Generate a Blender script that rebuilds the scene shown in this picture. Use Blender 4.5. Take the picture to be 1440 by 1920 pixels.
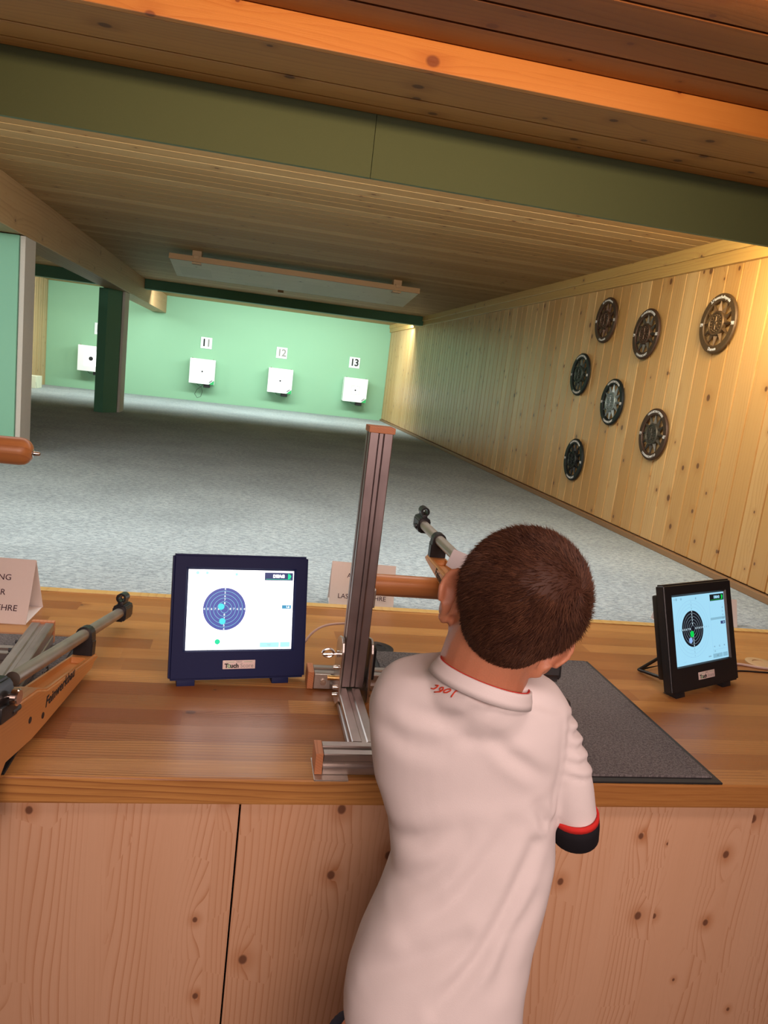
import bpy, bmesh, math, random
from math import sin, cos, pi, radians as R
from mathutils import Vector as V, Matrix, Euler
from mathutils.bvhtree import BVHTree
from mathutils import noise as mnoise
random.seed(7)
for o in list(bpy.data.objects): bpy.data.objects.remove(o)
sc = bpy.context.scene
COL = sc.collection
HK, HC = 0.85, 0.82          # worktop height, carpeted range floor height
ZC = 2.30                    # range ceiling

# ---------------------------------------------------------------- camera
cam = bpy.data.cameras.new('camera'); co = bpy.data.objects.new('camera', cam); COL.objects.link(co)
cr = V((0.97793, -0.17138, 0.11629)); cu = V((-0.08247, 0.19696, 0.97694)); cf = V((0.19035, 0.96531, -0.17923))
cr = cf.cross(cu).normalized(); cu = cr.cross(cf).normalized(); cf.normalize()
m = Matrix((cr, cu, -cf)).transposed().to_4x4(); m.translation = V((0, 0, 1.52)); co.matrix_world = m
cam.sensor_fit = 'VERTICAL'; cam.sensor_height = 36; cam.lens = 1390.1 / 1920 * 36; cam.clip_start = .05
sc.camera = co
# ---------------------------------------------------------------- colour management, world, lights
sc.view_settings.view_transform = 'Standard'; sc.view_settings.look = 'None'
sc.view_settings.gamma = 1; sc.view_settings.use_curve_mapping = False; sc.view_settings.exposure = 0.0
w = bpy.data.worlds.new('world'); sc.world = w; w.use_nodes = True
w.node_tree.nodes['Background'].inputs[0].default_value = (1, .72, .58, 1)
w.node_tree.nodes['Background'].inputs[1].default_value = .10
def area(name, loc, aim, sx, sy, power, col, spread=180):
    l = bpy.data.lights.new(name, 'AREA'); l.shape = 'RECTANGLE'; l.size = sx; l.size_y = sy
    l.energy = power; l.color = col; l.spread = R(spread)
    o = bpy.data.objects.new(name, l); COL.objects.link(o); o.location = loc
    o.rotation_euler = (V(aim) - V(loc)).to_track_quat('-Z', 'Y').to_euler()
    return o
COOL = (.88, 1.0, .96); WARM = (1, .73, .66); AMBER = (1, .56, .27)
area('light_target_right', (.45, 9.95, 2.25), (.45, 11.2, .85), 3.2, .16, 74, COOL)
area('light_target_left', (-2.1, 9.95, 2.25), (-2.1, 11.2, .85), 1.4, .16, 30, COOL)
area('light_range_front', (.35, 2.48, 2.17), (.35, 3.25, .82), 3.2, .10, 44, (.88, .98, 1.0))
area('light_range_front_up', (.35, 2.44, 2.12), (.35, 3.9, 2.60), 3.2, .05, 13, (1, .84, .58))
area('light_range_front_left', (-2.2, 2.48, 2.17), (-2.2, 3.25, .82), 1.4, .10, 30, (.93, .97, .92))
area('light_range_amber', (1.75, 2.46, 2.18), (2.5, 3.1, 2.1), .25, .08, 8, (1, .66, .10))
area('light_room_strip', (.3, 1.36, 2.30), (.3, 1.72, 2.20), 1.8, .04, 7.5, AMBER)
area('light_room_back', (.2, -1.3, 2.15), (.35, 1.2, .85), 1.8, .8, 15, WARM, 75)
area('light_room_top', (.75, .2, 2.29), (.45, 1.2, .8), .9, .4, 4.4, WARM, 100)

# ---------------------------------------------------------------- materials
def newmat(name):
    m = bpy.data.materials.new(name); m.use_nodes = True
    nt = m.node_tree; b = nt.nodes['Principled BSDF']
    return m, nt, b
def plain(name, col, rough=.5, metal=0, bump=0, scale=200, var=0, emit=None, es=0, alpha=1, trans=0, spec=.5, sss=0):
    m, nt, b = newmat(name)
    b.inputs['Base Color'].default_value = (*col, 1); b.inputs['Roughness'].default_value = rough
    b.inputs['Metallic'].default_value = metal; b.inputs['Specular IOR Level'].default_value = spec
    b.inputs['Transmission Weight'].default_value = trans; b.inputs['Alpha'].default_value = alpha
    if sss: b.inputs['Subsurface Weight'].default_value = sss; b.inputs['Subsurface Radius'].default_value = (.01, .004, .002)
    if emit: b.inputs['Emission Color'].default_value = (*emit, 1); b.inputs['Emission Strength'].default_value = es
    if bump or var:
        tc = nt.nodes.new('ShaderNodeTexCoord'); n = nt.nodes.new('ShaderNodeTexNoise')
        n.inputs['Scale'].default_value = scale; n.inputs['Detail'].default_value = 3
        nt.links.new(tc.outputs['Object'], n.inputs['Vector'])
        if bump:
            bp = nt.nodes.new('ShaderNodeBump'); bp.inputs['Strength'].default_value = bump; bp.inputs['Distance'].default_value = .002
            nt.links.new(n.outputs[0], bp.inputs['Height']); nt.links.new(bp.outputs[0], b.inputs['Normal'])
        if var:
            mx = nt.nodes.new('ShaderNodeMix'); mx.data_type = 'RGBA'
            mx.inputs[6].default_value = (*[c * (1 - var) for c in col], 1); mx.inputs[7].default_value = (*[min(1, c * (1 + var)) for c in col], 1)
            nt.links.new(n.outputs[0], mx.inputs[0]); nt.links.new(mx.outputs[2], b.inputs['Base Color'])
    return m
class NT:
    def __init__(s, nt): s.nt = nt
    def val(s, x, sock):
        if isinstance(x, bpy.types.NodeSocket): s.nt.links.new(x, sock)
        else: sock.default_value = x
    def math(s, op, a, b=0.0, c=None):
        n = s.nt.nodes.new('ShaderNodeMath'); n.operation = op; s.val(a, n.inputs[0]); s.val(b, n.inputs[1])
        if c is not None: s.val(c, n.inputs[2])
        return n.outputs[0]
    def comb(s, x, y, z=0.0):
        n = s.nt.nodes.new('ShaderNodeCombineXYZ'); s.val(x, n.inputs[0]); s.val(y, n.inputs[1]); s.val(z, n.inputs[2]); return n.outputs[0]
    def white(s, v):
        n = s.nt.nodes.new('ShaderNodeTexWhiteNoise'); n.noise_dimensions = '3D'; s.nt.links.new(v, n.inputs['Vector']); return n.outputs[0], n.outputs[1]
    def noise(s, v, scale, det=3, rough=.5):
        n = s.nt.nodes.new('ShaderNodeTexNoise'); n.inputs['Scale'].default_value = scale; n.inputs['Detail'].default_value = det
        n.inputs['Roughness'].default_value = rough; s.nt.links.new(v, n.inputs['Vector']); return n.outputs[0]
    def mix(s, f, a, b, blend='MIX'):
        n = s.nt.nodes.new('ShaderNodeMix'); n.data_type = 'RGBA'; n.blend_type = blend; s.val(f, n.inputs[0])
        for x, i in ((a, 6), (b, 7)):
            if isinstance(x, tuple): n.inputs[i].default_value = (*x, 1)
            else: s.nt.links.new(x, n.inputs[i])
        return n.outputs[2]
    def ramp(s, x, lo, hi):
        n = s.nt.nodes.new('ShaderNodeMapRange'); n.interpolation_type = 'SMOOTHSTEP'
        s.val(x, n.inputs[0]); n.inputs[1].default_value = lo; n.inputs[2].default_value = hi; return n.outputs[0]
def wood(name, along, across, bw, light, dark, ring, knot=(.10, .04, .02), knots=.35, kscale=(3.0, 9.0), L=None,
         var=.35, rough=.45, ringf=60, off=0.0, bump=.25, spec=.5, coat=0, kr=1.0, cgroove=0, grain=1.0, driftk=.10, lp=3.5):
    """procedural boards: grain runs 'along', boards of width bw count 'across'; L = stave length or None"""
    m, nt, b = newmat(name); N = NT(nt)
    tc = nt.nodes.new('ShaderNodeTexCoord'); sep = nt.nodes.new('ShaderNodeSeparateXYZ')
    nt.links.new(tc.outputs['Object'], sep.inputs[0]); ax = dict(X=0, Y=1, Z=2)
    u = sep.outputs[ax[along]]; v = sep.outputs[ax[across]]
    third = sep.outputs[3 - ax[along] - ax[across]]
    row = N.math('FLOOR', N.math('DIVIDE', N.math('ADD', v, off), bw))
    rr, _ = N.white(N.comb(row, 3.3, 1.7))
    if L: col = N.math('FLOOR', N.math('ADD', N.math('DIVIDE', u, L), N.math('MULTIPLY', rr, 17.3)))
    else: col = 0.0
    rnd, rc = N.white(N.comb(row, col, 5.1)); rnd2, _ = N.white(N.comb(row, col, 9.7))
    uu = N.math('ADD', u, N.math('MULTIPLY', rnd, 37.0)); vv = N.math('ADD', v, N.math('MULTIPLY', rnd2, 11.0))
    vv = N.math('ADD', vv, N.math('MULTIPLY', third, .6))
    # knots
    vo = nt.nodes.new('ShaderNodeTexVoronoi'); vo.voronoi_dimensions = '2D'; vo.feature = 'F1'; vo.inputs['Scale'].default_value = 1; vo.inputs['Randomness'].default_value = .85
    kv = N.comb(N.math('MULTIPLY', uu, kscale[0]), N.math('MULTIPLY', vv, kscale[1])); nt.links.new(kv, vo.inputs['Vector'])
    sc_ = nt.nodes.new('ShaderNodeSeparateColor'); nt.links.new(vo.outputs['Color'], sc_.inputs[0])
    has = N.math('LESS_THAN', sc_.outputs[0], knots)
    sp = nt.nodes.new('ShaderNodeSeparateXYZ'); nt.links.new(vo.outputs['Position'], sp.inputs[0])
    du = N.math('SUBTRACT', uu, N.math('DIVIDE', sp.outputs[0], kscale[0]))
    dv = N.math('SUBTRACT', vv, N.math('DIVIDE', sp.outputs[1], kscale[1]))
    d = N.math('SQRT', N.math('ADD', N.math('MULTIPLY', du, du), N.math('MULTIPLY', N.math('MULTIPLY', dv, dv), 1.6)))
    kr_ = N.math('MULTIPLY', N.math('MULTIPLY_ADD', sc_.outputs[1], .008, .003), kr)
    kd = N.math('DIVIDE', d, kr_)                      # 1 at the rim
    kmask = N.math('MULTIPLY', has, N.math('SUBTRACT', 1.0, N.ramp(kd, .7, 1.25)))
    halo = N.math('MULTIPLY', has, N.math('SUBTRACT', 1.0, N.ramp(kd, .8, 4.5)))
    # rings, deflected round the knots, with slow drift along the grain
    el = N.math('SQRT', N.math('ADD', N.math('MULTIPLY', N.math('MULTIPLY', du, du), .09), N.math('MULTIPLY', dv, dv)))
    defl = N.math('MULTIPLY', has, N.math('EXPONENT', N.math('MULTIPLY', el, -42.0)))
    drift = N.noise(N.comb(N.math('MULTIPLY', uu, .9), N.math('MULTIPLY', vv, 4.0), N.math('MULTIPLY', rnd, 9.0)), 1.0, 2)
    ph = N.math('ADD', N.math('ADD', N.math('MULTIPLY', vv, ringf), N.math('MULTIPLY', drift, ringf * driftk)), N.math('MULTIPLY', defl, ringf * .035))
    saw = N.math('FRACT', ph); lines = N.math('POWER', saw, lp)
    rv = N.noise(N.comb(N.math('MULTIPLY', uu, .6), N.math('MULTIPLY', vv, 14.0), 2.0), 1.0, 1)
    lines = N.math('MULTIPLY', lines, N.math('MULTIPLY', N.ramp(rv, .30, .62), grain))
    fib = N.noise(N.comb(N.math('MULTIPLY', uu, 9.0), N.math('MULTIPLY', vv, 420.0), 0.0), 1.0, 3, .6)
    base = N.mix(N.math('MULTIPLY', rnd, var * 2), light, dark)
    big = N.noise(N.comb(N.math('MULTIPLY', uu, 2.0), N.math('MULTIPLY', vv, 16.0), 4.0), 1.0, 2)
    base = N.mix(N.math('MULTIPLY', N.ramp(big, .35, .75), .35), base, dark)
    c = N.mix(N.math('MULTIPLY', lines, .62), base, ring)
    c = N.mix(N.math('MULTIPLY', N.ramp(fib, .35, .75), .22 * grain), c, dark)
    c = N.mix(N.math('MULTIPLY', halo, .45), c, ring)
    c = N.mix(N.math('MULTIPLY', kmask, .88), c, knot)
    if cgroove:
        fr = N.math('FRACT', N.math('DIVIDE', N.math('ADD', v, off), bw))
        e = N.math('MINIMUM', fr, N.math('SUBTRACT', 1.0, fr))
        c = N.mix(N.math('MULTIPLY', N.math('LESS_THAN', e, cgroove / bw), .55), c, ring)
    nt.links.new(c, b.inputs['Base Color'])
    b.inputs['Roughness'].default_value = rough; b.inputs['Specular IOR Level'].default_value = spec
    if coat: b.inputs['Coat Weight'].default_value = coat; b.inputs['Coat Roughness'].default_value = .25
    if bump:
        bp = nt.nodes.new('ShaderNodeBump'); bp.inputs['Strength'].default_value = bump; bp.inputs['Distance'].default_value = .001
        nt.links.new(N.math('SUBTRACT', fib, lines), bp.inputs['Height']); nt.links.new(bp.outputs[0], b.inputs['Normal'])
    return m
def carpet_mat(name, c1, c2, c3, sx, sy, bump=.6):
    m, nt, b = newmat(name); N = NT(nt)
    tc = nt.nodes.new('ShaderNodeTexCoord'); sep = nt.nodes.new('ShaderNodeSeparateXYZ'); nt.links.new(tc.outputs['Object'], sep.inputs[0])
    v = N.comb(N.math('MULTIPLY', sep.outputs[0], sx), N.math('MULTIPLY', sep.outputs[1], sy), sep.outputs[2])
    n1 = N.noise(v, 1.0, 4, .65); n2 = N.noise(v, .45, 2); n3 = N.noise(tc.outputs['Object'], 2.2, 2)
    n4 = N.noise(N.comb(N.math('MULTIPLY', sep.outputs[0], sx * 2.3), N.math('MULTIPLY', sep.outputs[1], sy * 2.3), 3.0), 1.0, 2)
    c = N.mix(N.ramp(n1, .38, .62), c1, c2); c = N.mix(N.math('MULTIPLY', N.ramp(n4, .58, .70), .8), c, c3)
    c = N.mix(N.math('MULTIPLY', N.ramp(n3, .3, .75), .18), c, c3)
    nt.links.new(c, b.inputs['Base Color']); b.inputs['Roughness'].default_value = .95; b.inputs['Specular IOR Level'].default_value = .1
    bp = nt.nodes.new('ShaderNodeBump'); bp.inputs['Strength'].default_value = bump; bp.inputs['Distance'].default_value = .003
    nt.links.new(n1, bp.inputs['Height']); nt.links.new(bp.outputs[0], b.inputs['Normal'])
    return m
def alu_mat(name, base, rough, along=1):
    m, nt, b = newmat(name); N = NT(nt)
    tc = nt.nodes.new('ShaderNodeTexCoord'); mp = nt.nodes.new('ShaderNodeMapping')
    s = [260, 260, 260]; s[along] = 4; mp.inputs['Scale'].default_value = s
    nt.links.new(tc.outputs['Object'], mp.inputs[0]); n = N.noise(mp.outputs[0], 1.0, 3); n2 = N.noise(tc.outputs['Object'], 18, 3)
    c = N.mix(N.math('MULTIPLY', N.ramp(n2, .3, .8), .5), base, tuple(x * .62 for x in base)); nt.links.new(c, b.inputs['Base Color'])
    b.inputs['Metallic'].default_value = .92; nt.links.new(N.math('MULTIPLY_ADD', n, .22, rough), b.inputs['Roughness'])
    bp = nt.nodes.new('ShaderNodeBump'); bp.inputs['Strength'].default_value = .12; bp.inputs['Distance'].default_value = .0005
    nt.links.new(n, bp.inputs['Height']); nt.links.new(bp.outputs[0], b.inputs['Normal'])
    return m

M_wallwood = wood('pine_panelling', 'Z', 'Y', .11, (.66, .43, .19), (.50, .27, .09), (.38, .17, .045), (.12, .045, .02), kr=1.5, knots=.5, kscale=(3.6, 9.0), var=.5, rough=.38, ringf=55, coat=.15)
M_wallwood_x = wood('pine_panelling_left', 'Z', 'Y', .11, (.62, .44, .24), (.50, .31, .14), (.42, .22, .08), knots=.5, var=.4, rough=.45)
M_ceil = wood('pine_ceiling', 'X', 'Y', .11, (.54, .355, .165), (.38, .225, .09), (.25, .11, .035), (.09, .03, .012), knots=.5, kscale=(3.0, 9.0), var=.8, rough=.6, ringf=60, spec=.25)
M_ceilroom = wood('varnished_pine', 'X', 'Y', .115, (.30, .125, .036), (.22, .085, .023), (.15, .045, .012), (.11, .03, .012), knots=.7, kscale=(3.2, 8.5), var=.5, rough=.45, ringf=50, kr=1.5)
M_soffit = wood('soffit_pine', 'X', 'Y', .115, (.46, .235, .065), (.38, .18, .05), (.24, .09, .02), (.09, .03, .012), knots=.75, kscale=(3.2, 8.5), var=.3, rough=.5, ringf=50, kr=1.5)
M_soffitface = wood('varnished_pine_face', 'X', 'Z', .4, (.68, .32, .09), (.60, .25, .06), (.48, .16, .035), (.20, .05, .02), knots=.7, kscale=(2.2, 12.0), var=.3, rough=.4, ringf=50, kr=1.6, off=.1)
M_glulam = wood('glulam_wood', 'Y', 'Z', .6, (.44, .27, .13), (.33, .18, .075), (.24, .11, .04), (.10, .04, .02), knots=.35, kscale=(2.0, 10.0), var=.2, rough=.5, ringf=45, off=.2)
M_trimwood = wood('trim_pine', 'Y', 'Z', .051, (.56, .36, .12), (.50, .28, .08), (.38, .18, .05), knots=.5, kscale=(3, 12), var=.3, rough=.4, off=.0)
M_base = wood('base_board_wood', 'Y', 'Z', .2, (.30, .17, .08), (.22, .11, .05), (.14, .06, .03), knots=.2, var=.2, rough=.5)
M_apron = wood('spruce_panel', 'Z', 'X', .17, (.70, .44, .28), (.62, .36, .21), (.42, .16, .05), (.14, .055, .03), knots=.5, kscale=(7, 10.0), var=.35, rough=.42, ringf=85, bump=.12, kr=.9, off=-.042, grain=1.2, driftk=.15, lp=6.0)
M_top = wood('oak_worktop', 'X', 'Y', .060, (.56, .285, .085), (.25, .085, .022), (.22, .08, .025), (.12, .05, .02), knots=.10, L=.70, var=.5, rough=.38, ringf=120, coat=.06, spec=.38, cgroove=.0007, grain=1.7)
M_topedge = M_top
M_stock = wood('rifle_stock_wood', 'Y', 'Z', .5, (.62, .27, .075), (.54, .21, .05), (.42, .14, .03), knots=0, var=.2, rough=.4, ringf=150, coat=.2, bump=.08)
M_peg = wood('beech_roller', 'X', 'Z', .5, (.60, .26, .085), (.50, .19, .055), (.32, .10, .03), knots=.12, var=.3, rough=.42, ringf=60, coat=.2)
M_cap = wood('wood_end_cap', 'Y', 'Z', .5, (.62, .27, .12), (.50, .19, .08), (.36, .11, .04), knots=0, var=.2, rough=.55, ringf=220)
M_shade = wood('pale_shade_board', 'X', 'Y', .3, (.86, .86, .68), (.74, .76, .58), (.56, .56, .42), knots=.4, var=.5, rough=.5, L=.25)
M_shadeedge = plain('shade_edge', (.42, .24, .11), .5, bump=.1)
M_green = plain('green_paint', (.27, .50, .32), .7, bump=.15, scale=260, var=.05)
M_greenshaded = plain('green_paint_shaded', (.065, .20, .125), .6, bump=.12, scale=260, var=.06)  # same green paint, with the shade put into its base colour
M_greenbeam = plain('green_beam_paint', (.135, .205, .115), .75, bump=.15, scale=300, var=.05)
M_post = plain('post_green', (.20, .44, .31), .7, bump=.1, scale=260, var=.04)
M_strip = plain('pale_corner_board', (.52, .47, .42), .7, bump=.2, scale=120, var=.08)
M_carpet = carpet_mat('grey_carpet', (.27, .31, .325), (.43, .48, .49), (.05, .065, .075), 38, 110)
M_floorroom = plain('room_floor', (.22, .16, .12), .6, var=.1, scale=8)
M_roomwall = plain('room_wall', (.62, .50, .40), .8, var=.05, scale=5)
M_mat = carpet_mat('felt_mat', (.060, .055, .056), (.15, .138, .138), (.36, .33, .33), 210, 260, 1.0)
M_rubber = plain('black_rubber', (.012, .012, .013), .6, bump=.1, scale=300)
M_black = plain('black_plastic', (.012, .012, .014), .38, bump=.08, scale=700)
M_blackm = plain('black_anodised_metal', (.018, .018, .022), .35, metal=.3, bump=.05, scale=500)
M_alu = alu_mat('aluminium_long', (.50, .45, .42), .24, 1)
M_alux = alu_mat('aluminium_cross', (.50, .45, .42), .26, 0)
M_aluz = alu_mat('aluminium_upright', (.36, .30, .30), .30, 2)
M_aludull = plain('dull_zinc', (.52, .47, .42), .45, metal=.8, bump=.2, scale=120, var=.15)
M_steel = plain('steel', (.62, .58, .55), .25, metal=1, bump=.03, scale=300)
M_chrome = plain('chrome_knob', (.80, .66, .58), .2, metal=1)
M_brass = plain('brass_stud', (.70, .45, .18), .3, metal=1)
M_barrel = alu_mat('barrel_metal', (.46, .40, .34), .32, 1)
M_card = plain('white_card', (.82, .76, .74), .8, bump=.05, scale=100, var=.02)
M_ink = plain('dark_ink', (.05, .015, .03), .8)
M_inkblack = plain('black_ink', (.012, .012, .014), .7)
M_inkgreyrefl = plain('grey_ink_and_reflection', (.30, .28, .27), .6)
M_white = plain('white_enamel', (.90, .92, .91), .35, bump=.03, var=.02, scale=40)
M_signwhite = plain('white_sign', (.78, .80, .84), .5, var=.02, scale=30)
M_lamp = plain('lit_target_window', (.9, .9, .9), .5, emit=(1, 1, 1), es=.9)
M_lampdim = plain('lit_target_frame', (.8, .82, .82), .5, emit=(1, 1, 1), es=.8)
M_logogreen = plain('logo_green', (.02, .42, .12), .5)
M_cable = plain('dark_cable', (.03, .035, .03), .5)
M_cablepale = plain('pale_cable', (.58, .42, .36), .5)
M_plate = plain('pinkish_label_plate', (.72, .60, .57), .45)
M_skin = plain('skin', (.56, .235, .13), .5, bump=.12, scale=500, var=.10, sss=.12)
M_shirtw = plain('white_jersey', (.665, .61, .60), .8, bump=.12, scale=900, var=.015, spec=.25)
M_shirtb = plain('black_jersey_cuff', (.010, .009, .012), .85, bump=.2, scale=900, spec=.2)
M_red = plain('red_jersey_trim', (.55, .015, .01), .8, bump=.1, scale=900)
M_redprint = plain('red_print', (.62, .05, .015), .7)
M_shorts = plain('dark_shorts', (.012, .014, .03), .85, bump=.2, scale=600)
M_shoe = plain('shoe', (.05, .05, .06), .6)
M_eyew = plain('eye_white', (.8, .78, .75), .3); M_lip = plain('lip', (.45, .14, .11), .5); M_iris = plain('iris', (.06, .035, .02), .3)
M_film = plain('frosted_plastic', (.80, .74, .74), .35, alpha=.88, var=.02, scale=20)
M_film2 = plain('clear_film', (.8, .82, .95), .15, alpha=.22)
def emis(name, col, s): return plain(name, tuple(c * .2 for c in col), .35, emit=col, es=s)

# ---------------------------------------------------------------- mesh helpers
def newobj(name, bm, mats, parent=None, smooth=False):
    me = bpy.data.meshes.new(name); bm.normal_update(); bm.to_mesh(me); bm.free()
    for mm in (mats if isinstance(mats, (list, tuple)) else [mats]): me.materials.append(mm)
    o = bpy.data.objects.new(name, me); COL.objects.link(o)
    if smooth:
        for p in me.polygons: p.use_smooth = True
    if parent: o.parent = parent
    return o
def auto(o, ang=35):
    """smooth shading with sharp edges by angle"""
    me = o.data; bm = bmesh.new(); bm.from_mesh(me)
    for f in bm.faces: f.smooth = True
    for e in bm.edges:
        if len(e.link_faces) == 2 and e.calc_face_angle(0) > R(ang): e.smooth = False
    bm.to_mesh(me); bm.free(); return o
def tag(o, label, cat, group=None):
    o['label'] = label; o['category'] = cat
    if group: o['group'] = group
    return o
def struct(o): o['kind'] = 'structure'; return o
def empty(name, loc, rot=(0, 0, 0)):
    o = bpy.data.objects.new(name, None); COL.objects.link(o); o.location = loc; o.rotation_euler = rot
    o.empty_display_size = .05; return o
def box(bm, x0, x1, y0, y1, z0, z1, bev=0, mi=0, mat=None):
    vs = [bm.verts.new(V(p)) for p in ((x0, y0, z0), (x1, y0, z0), (x1, y1, z0), (x0, y1, z0), (x0, y0, z1), (x1, y0, z1), (x1, y1, z1), (x0, y1, z1))]
    fs = [bm.faces.new([vs[i] for i in q]) for q in ((0, 3, 2, 1), (4, 5, 6, 7), (0, 1, 5, 4), (1, 2, 6, 5), (2, 3, 7, 6), (3, 0, 4, 7))]
    for f in fs: f.material_index = mi
    if bev:
        es = list({e for f in fs for e in f.edges})
        r = bmesh.ops.bevel(bm, geom=es, offset=bev, segments=2, profile=.6, affect='EDGES')
        for f in r['faces']: f.material_index = mi
        vs = list({v for f in r['faces'] for v in f.verts} | {v for v in vs if v.is_valid})
    if mat is not None:
        for v in vs:
            if v.is_valid: v.co = mat @ v.co
    return vs
def prism(bm, pts, d0, d1, axis='Z', mi=0):
    """extrude a 2D outline between d0 and d1 along axis"""
    def P(a, b, d):
        return {'Z': (a, b, d), 'X': (d, a, b), 'Y': (a, d, b)}[axis]
    A = [bm.verts.new(P(a, b, d0)) for a, b in pts]; B = [bm.verts.new(P(a, b, d1)) for a, b in pts]
    n = len(pts); fs = [bm.faces.new(list(reversed(A))), bm.faces.new(B)]
    for i in range(n): fs.append(bm.faces.new((A[i], A[(i + 1) % n], B[(i + 1) % n], B[i])))
    for f in fs: f.material_index = mi
    bmesh.ops.recalc_face_normals(bm, faces=fs)
    return A + B
def frame_of(d):
    d = d.normalized(); a = V((0, 0, 1)) if abs(d.z) < .9 else V((1, 0, 0))
    x = d.cross(a).normalized(); y = d.cross(x).normalized(); return x, y
def tube(bm, pts, r, seg=12, mi=0, cap=True):
    pts = [V(p) for p in pts]; rs = r if isinstance(r, (list, tuple)) else [r] * len(pts)
    rings = []; px = None
    for i, p in enumerate(pts):
        d = (pts[min(i + 1, len(pts) - 1)] - pts[max(i - 1, 0)])
        if d.length < 1e-9: d = V((0, 0, 1))
        d.normalize()
        if px is None: x, y = frame_of(d)
        else:
            x = (px - d * px.dot(d)).normalized(); y = d.cross(x)
        px = x
        rings.append([bm.verts.new(p + (x * cos(2 * pi * k / seg) + y * sin(2 * pi * k / seg)) * rs[i]) for k in range(seg)])
    fs = []
    for a, b in zip(rings, rings[1:]):
        for k in range(seg): fs.append(bm.faces.new((a[k], a[(k + 1) % seg], b[(k + 1) % seg], b[k])))
    if cap: fs.append(bm.faces.new(list(reversed(rings[0])))); fs.append(bm.faces.new(rings[-1]))
    for f in fs: f.material_index = mi
    bmesh.ops.recalc_face_normals(bm, faces=fs)
    return [v for r_ in rings for v in r_]
def loft(bm, rings, mi=0, cap=True):
    """rings: list of lists of points, equal counts"""
    rr = [[bm.verts.new(p) for p in r_] for r_ in rings]; n = len(rr[0]); fs = []
    for a, b in zip(rr, rr[1:]):
        for k in range(n): fs.append(bm.faces.new((a[k], a[(k + 1) % n], b[(k + 1) % n], b[k])))
    if cap: fs.append(bm.faces.new(list(reversed(rr[0])))); fs.append(bm.faces.new(rr[-1]))
    for f in fs: f.material_index = mi
    bmesh.ops.recalc_face_normals(bm, faces=fs)
    return [v for r_ in rr for v in r_]
def ell(bm, c, rx, ry, rz, rot=None, su=24, sv=14, mi=0):
    res = bmesh.ops.create_uvsphere(bm, u_segments=su, v_segments=sv, radius=1)
    M3 = rot if rot is not None else Matrix.Identity(3)
    for v in res['verts']: v.co = V(c) + M3 @ V((v.co.x * rx, v.co.y * ry, v.co.z * rz))
    for f in {f for v in res['verts'] for f in v.link_faces}: f.material_index = mi
    return res['verts']
def ringel(c, ax, ay, n=28, p=2.0):
    out = []
    for k in range(n):
        t = 2 * pi * k / n; a, b = cos(t), sin(t)
        out.append(V(c) + V(ax) * math.copysign(abs(a) ** (2 / p), a) + V(ay) * math.copysign(abs(b) ** (2 / p), b))
    return out
def text_bm(s, size, depth=.0006, align='CENTER', bold=0.0, shear=0, spacing=1.0):
    cu_ = bpy.data.curves.new('t', 'FONT'); cu_.body = s; cu_.size = size; cu_.extrude = depth / 2; cu_.align_x = align; cu_.align_y = 'CENTER'
    cu_.offset = bold; cu_.shear = shear; cu_.space_character = spacing; cu_.resolution_u = 3
    ob = bpy.data.objects.new('t', cu_); COL.objects.link(ob); dg = bpy.context.evaluated_depsgraph_get(); dg.update()
    me = bpy.data.meshes.new_from_object(ob.evaluated_get(dg)); bm = bmesh.new(); bm.from_mesh(me)
    bpy.data.objects.remove(ob); bpy.data.curves.remove(cu_); bpy.data.meshes.remove(me)
    return bm
def join(bm, other, mat=None, mi=0, fn=None):
    me = bpy.data.meshes.new('j'); other.to_mesh(me); other.free(); n0 = len(bm.verts); f0 = len(bm.faces)
    bm.from_mesh(me); bpy.data.meshes.remove(me); bm.verts.ensure_lookup_table(); bm.faces.ensure_lookup_table()
    for v in bm.verts[n0:]:
        if fn: v.co = fn(v.co)
        if mat is not None: v.co = mat @ v.co
    for f in bm.faces[f0:]: f.material_index = mi
def remeshed(bm, voxel, smooth_it=6, fac=.5):
    me = bpy.data.meshes.new('r'); bm.to_mesh(me); bm.free(); ob = bpy.data.objects.new('r', me); COL.objects.link(ob)
    rm = ob.modifiers.new('r', 'REMESH'); rm.mode = 'VOXEL'; rm.voxel_size = voxel; rm.use_smooth_shade = True
    sm = ob.modifiers.new('s', 'SMOOTH'); sm.iterations = smooth_it; sm.factor = fac
    dg = bpy.context.evaluated_depsgraph_get(); dg.update(); out = bpy.data.meshes.new_from_object(ob.evaluated_get(dg))
    bpy.data.objects.remove(ob); bpy.data.meshes.remove(me); b2 = bmesh.new(); b2.from_mesh(out); bpy.data.meshes.remove(out)
    return b2

# ---------------------------------------------------------------- structure
def boards(bm, a0, a1, c0, c1, w, t, gap, place, off=0.0):
    """boards with a chamfered face; place(a, c, d): a along, c across, d out of the wall"""
    k = math.floor((c0 + off) / w) * w - off
    while k < c1 - 1e-6:
        s, e = max(k, c0), min(k + w, c1)
        if e - s > .004:
            prof = [(s, -t), (s, -gap), (s + .0012, -.0008), (s + .003, 0), (e - .010, 0), (e - .0065, -gap * .5), (e - .005, -gap), (e, -gap), (e, -t)]
            A = [bm.verts.new(place(a0, c, d)) for c, d in prof]; B = [bm.verts.new(place(a1, c, d)) for c, d in prof]; n = len(prof)
            fs = [bm.faces.new(A), bm.faces.new(list(reversed(B)))]
            for i in range(n): fs.append(bm.faces.new((A[i], B[i], B[(i + 1) % n], A[(i + 1) % n])))
            bmesh.ops.recalc_face_normals(bm, faces=fs)
        k += w
XW = 2.07; XL = -2.93; YF = 11.65
bm = bmesh.new(); box(bm, XL - .1, XW + .1, 2.05, YF + .1, HC - .10, HC); struct(newobj('floor', bm, M_carpet))
bm = bmesh.new(); box(bm, -3.2, 3.2, -2.6, 2.05, -.05, 0); struct(newobj('floor_room', bm, M_floorroom))
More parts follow.
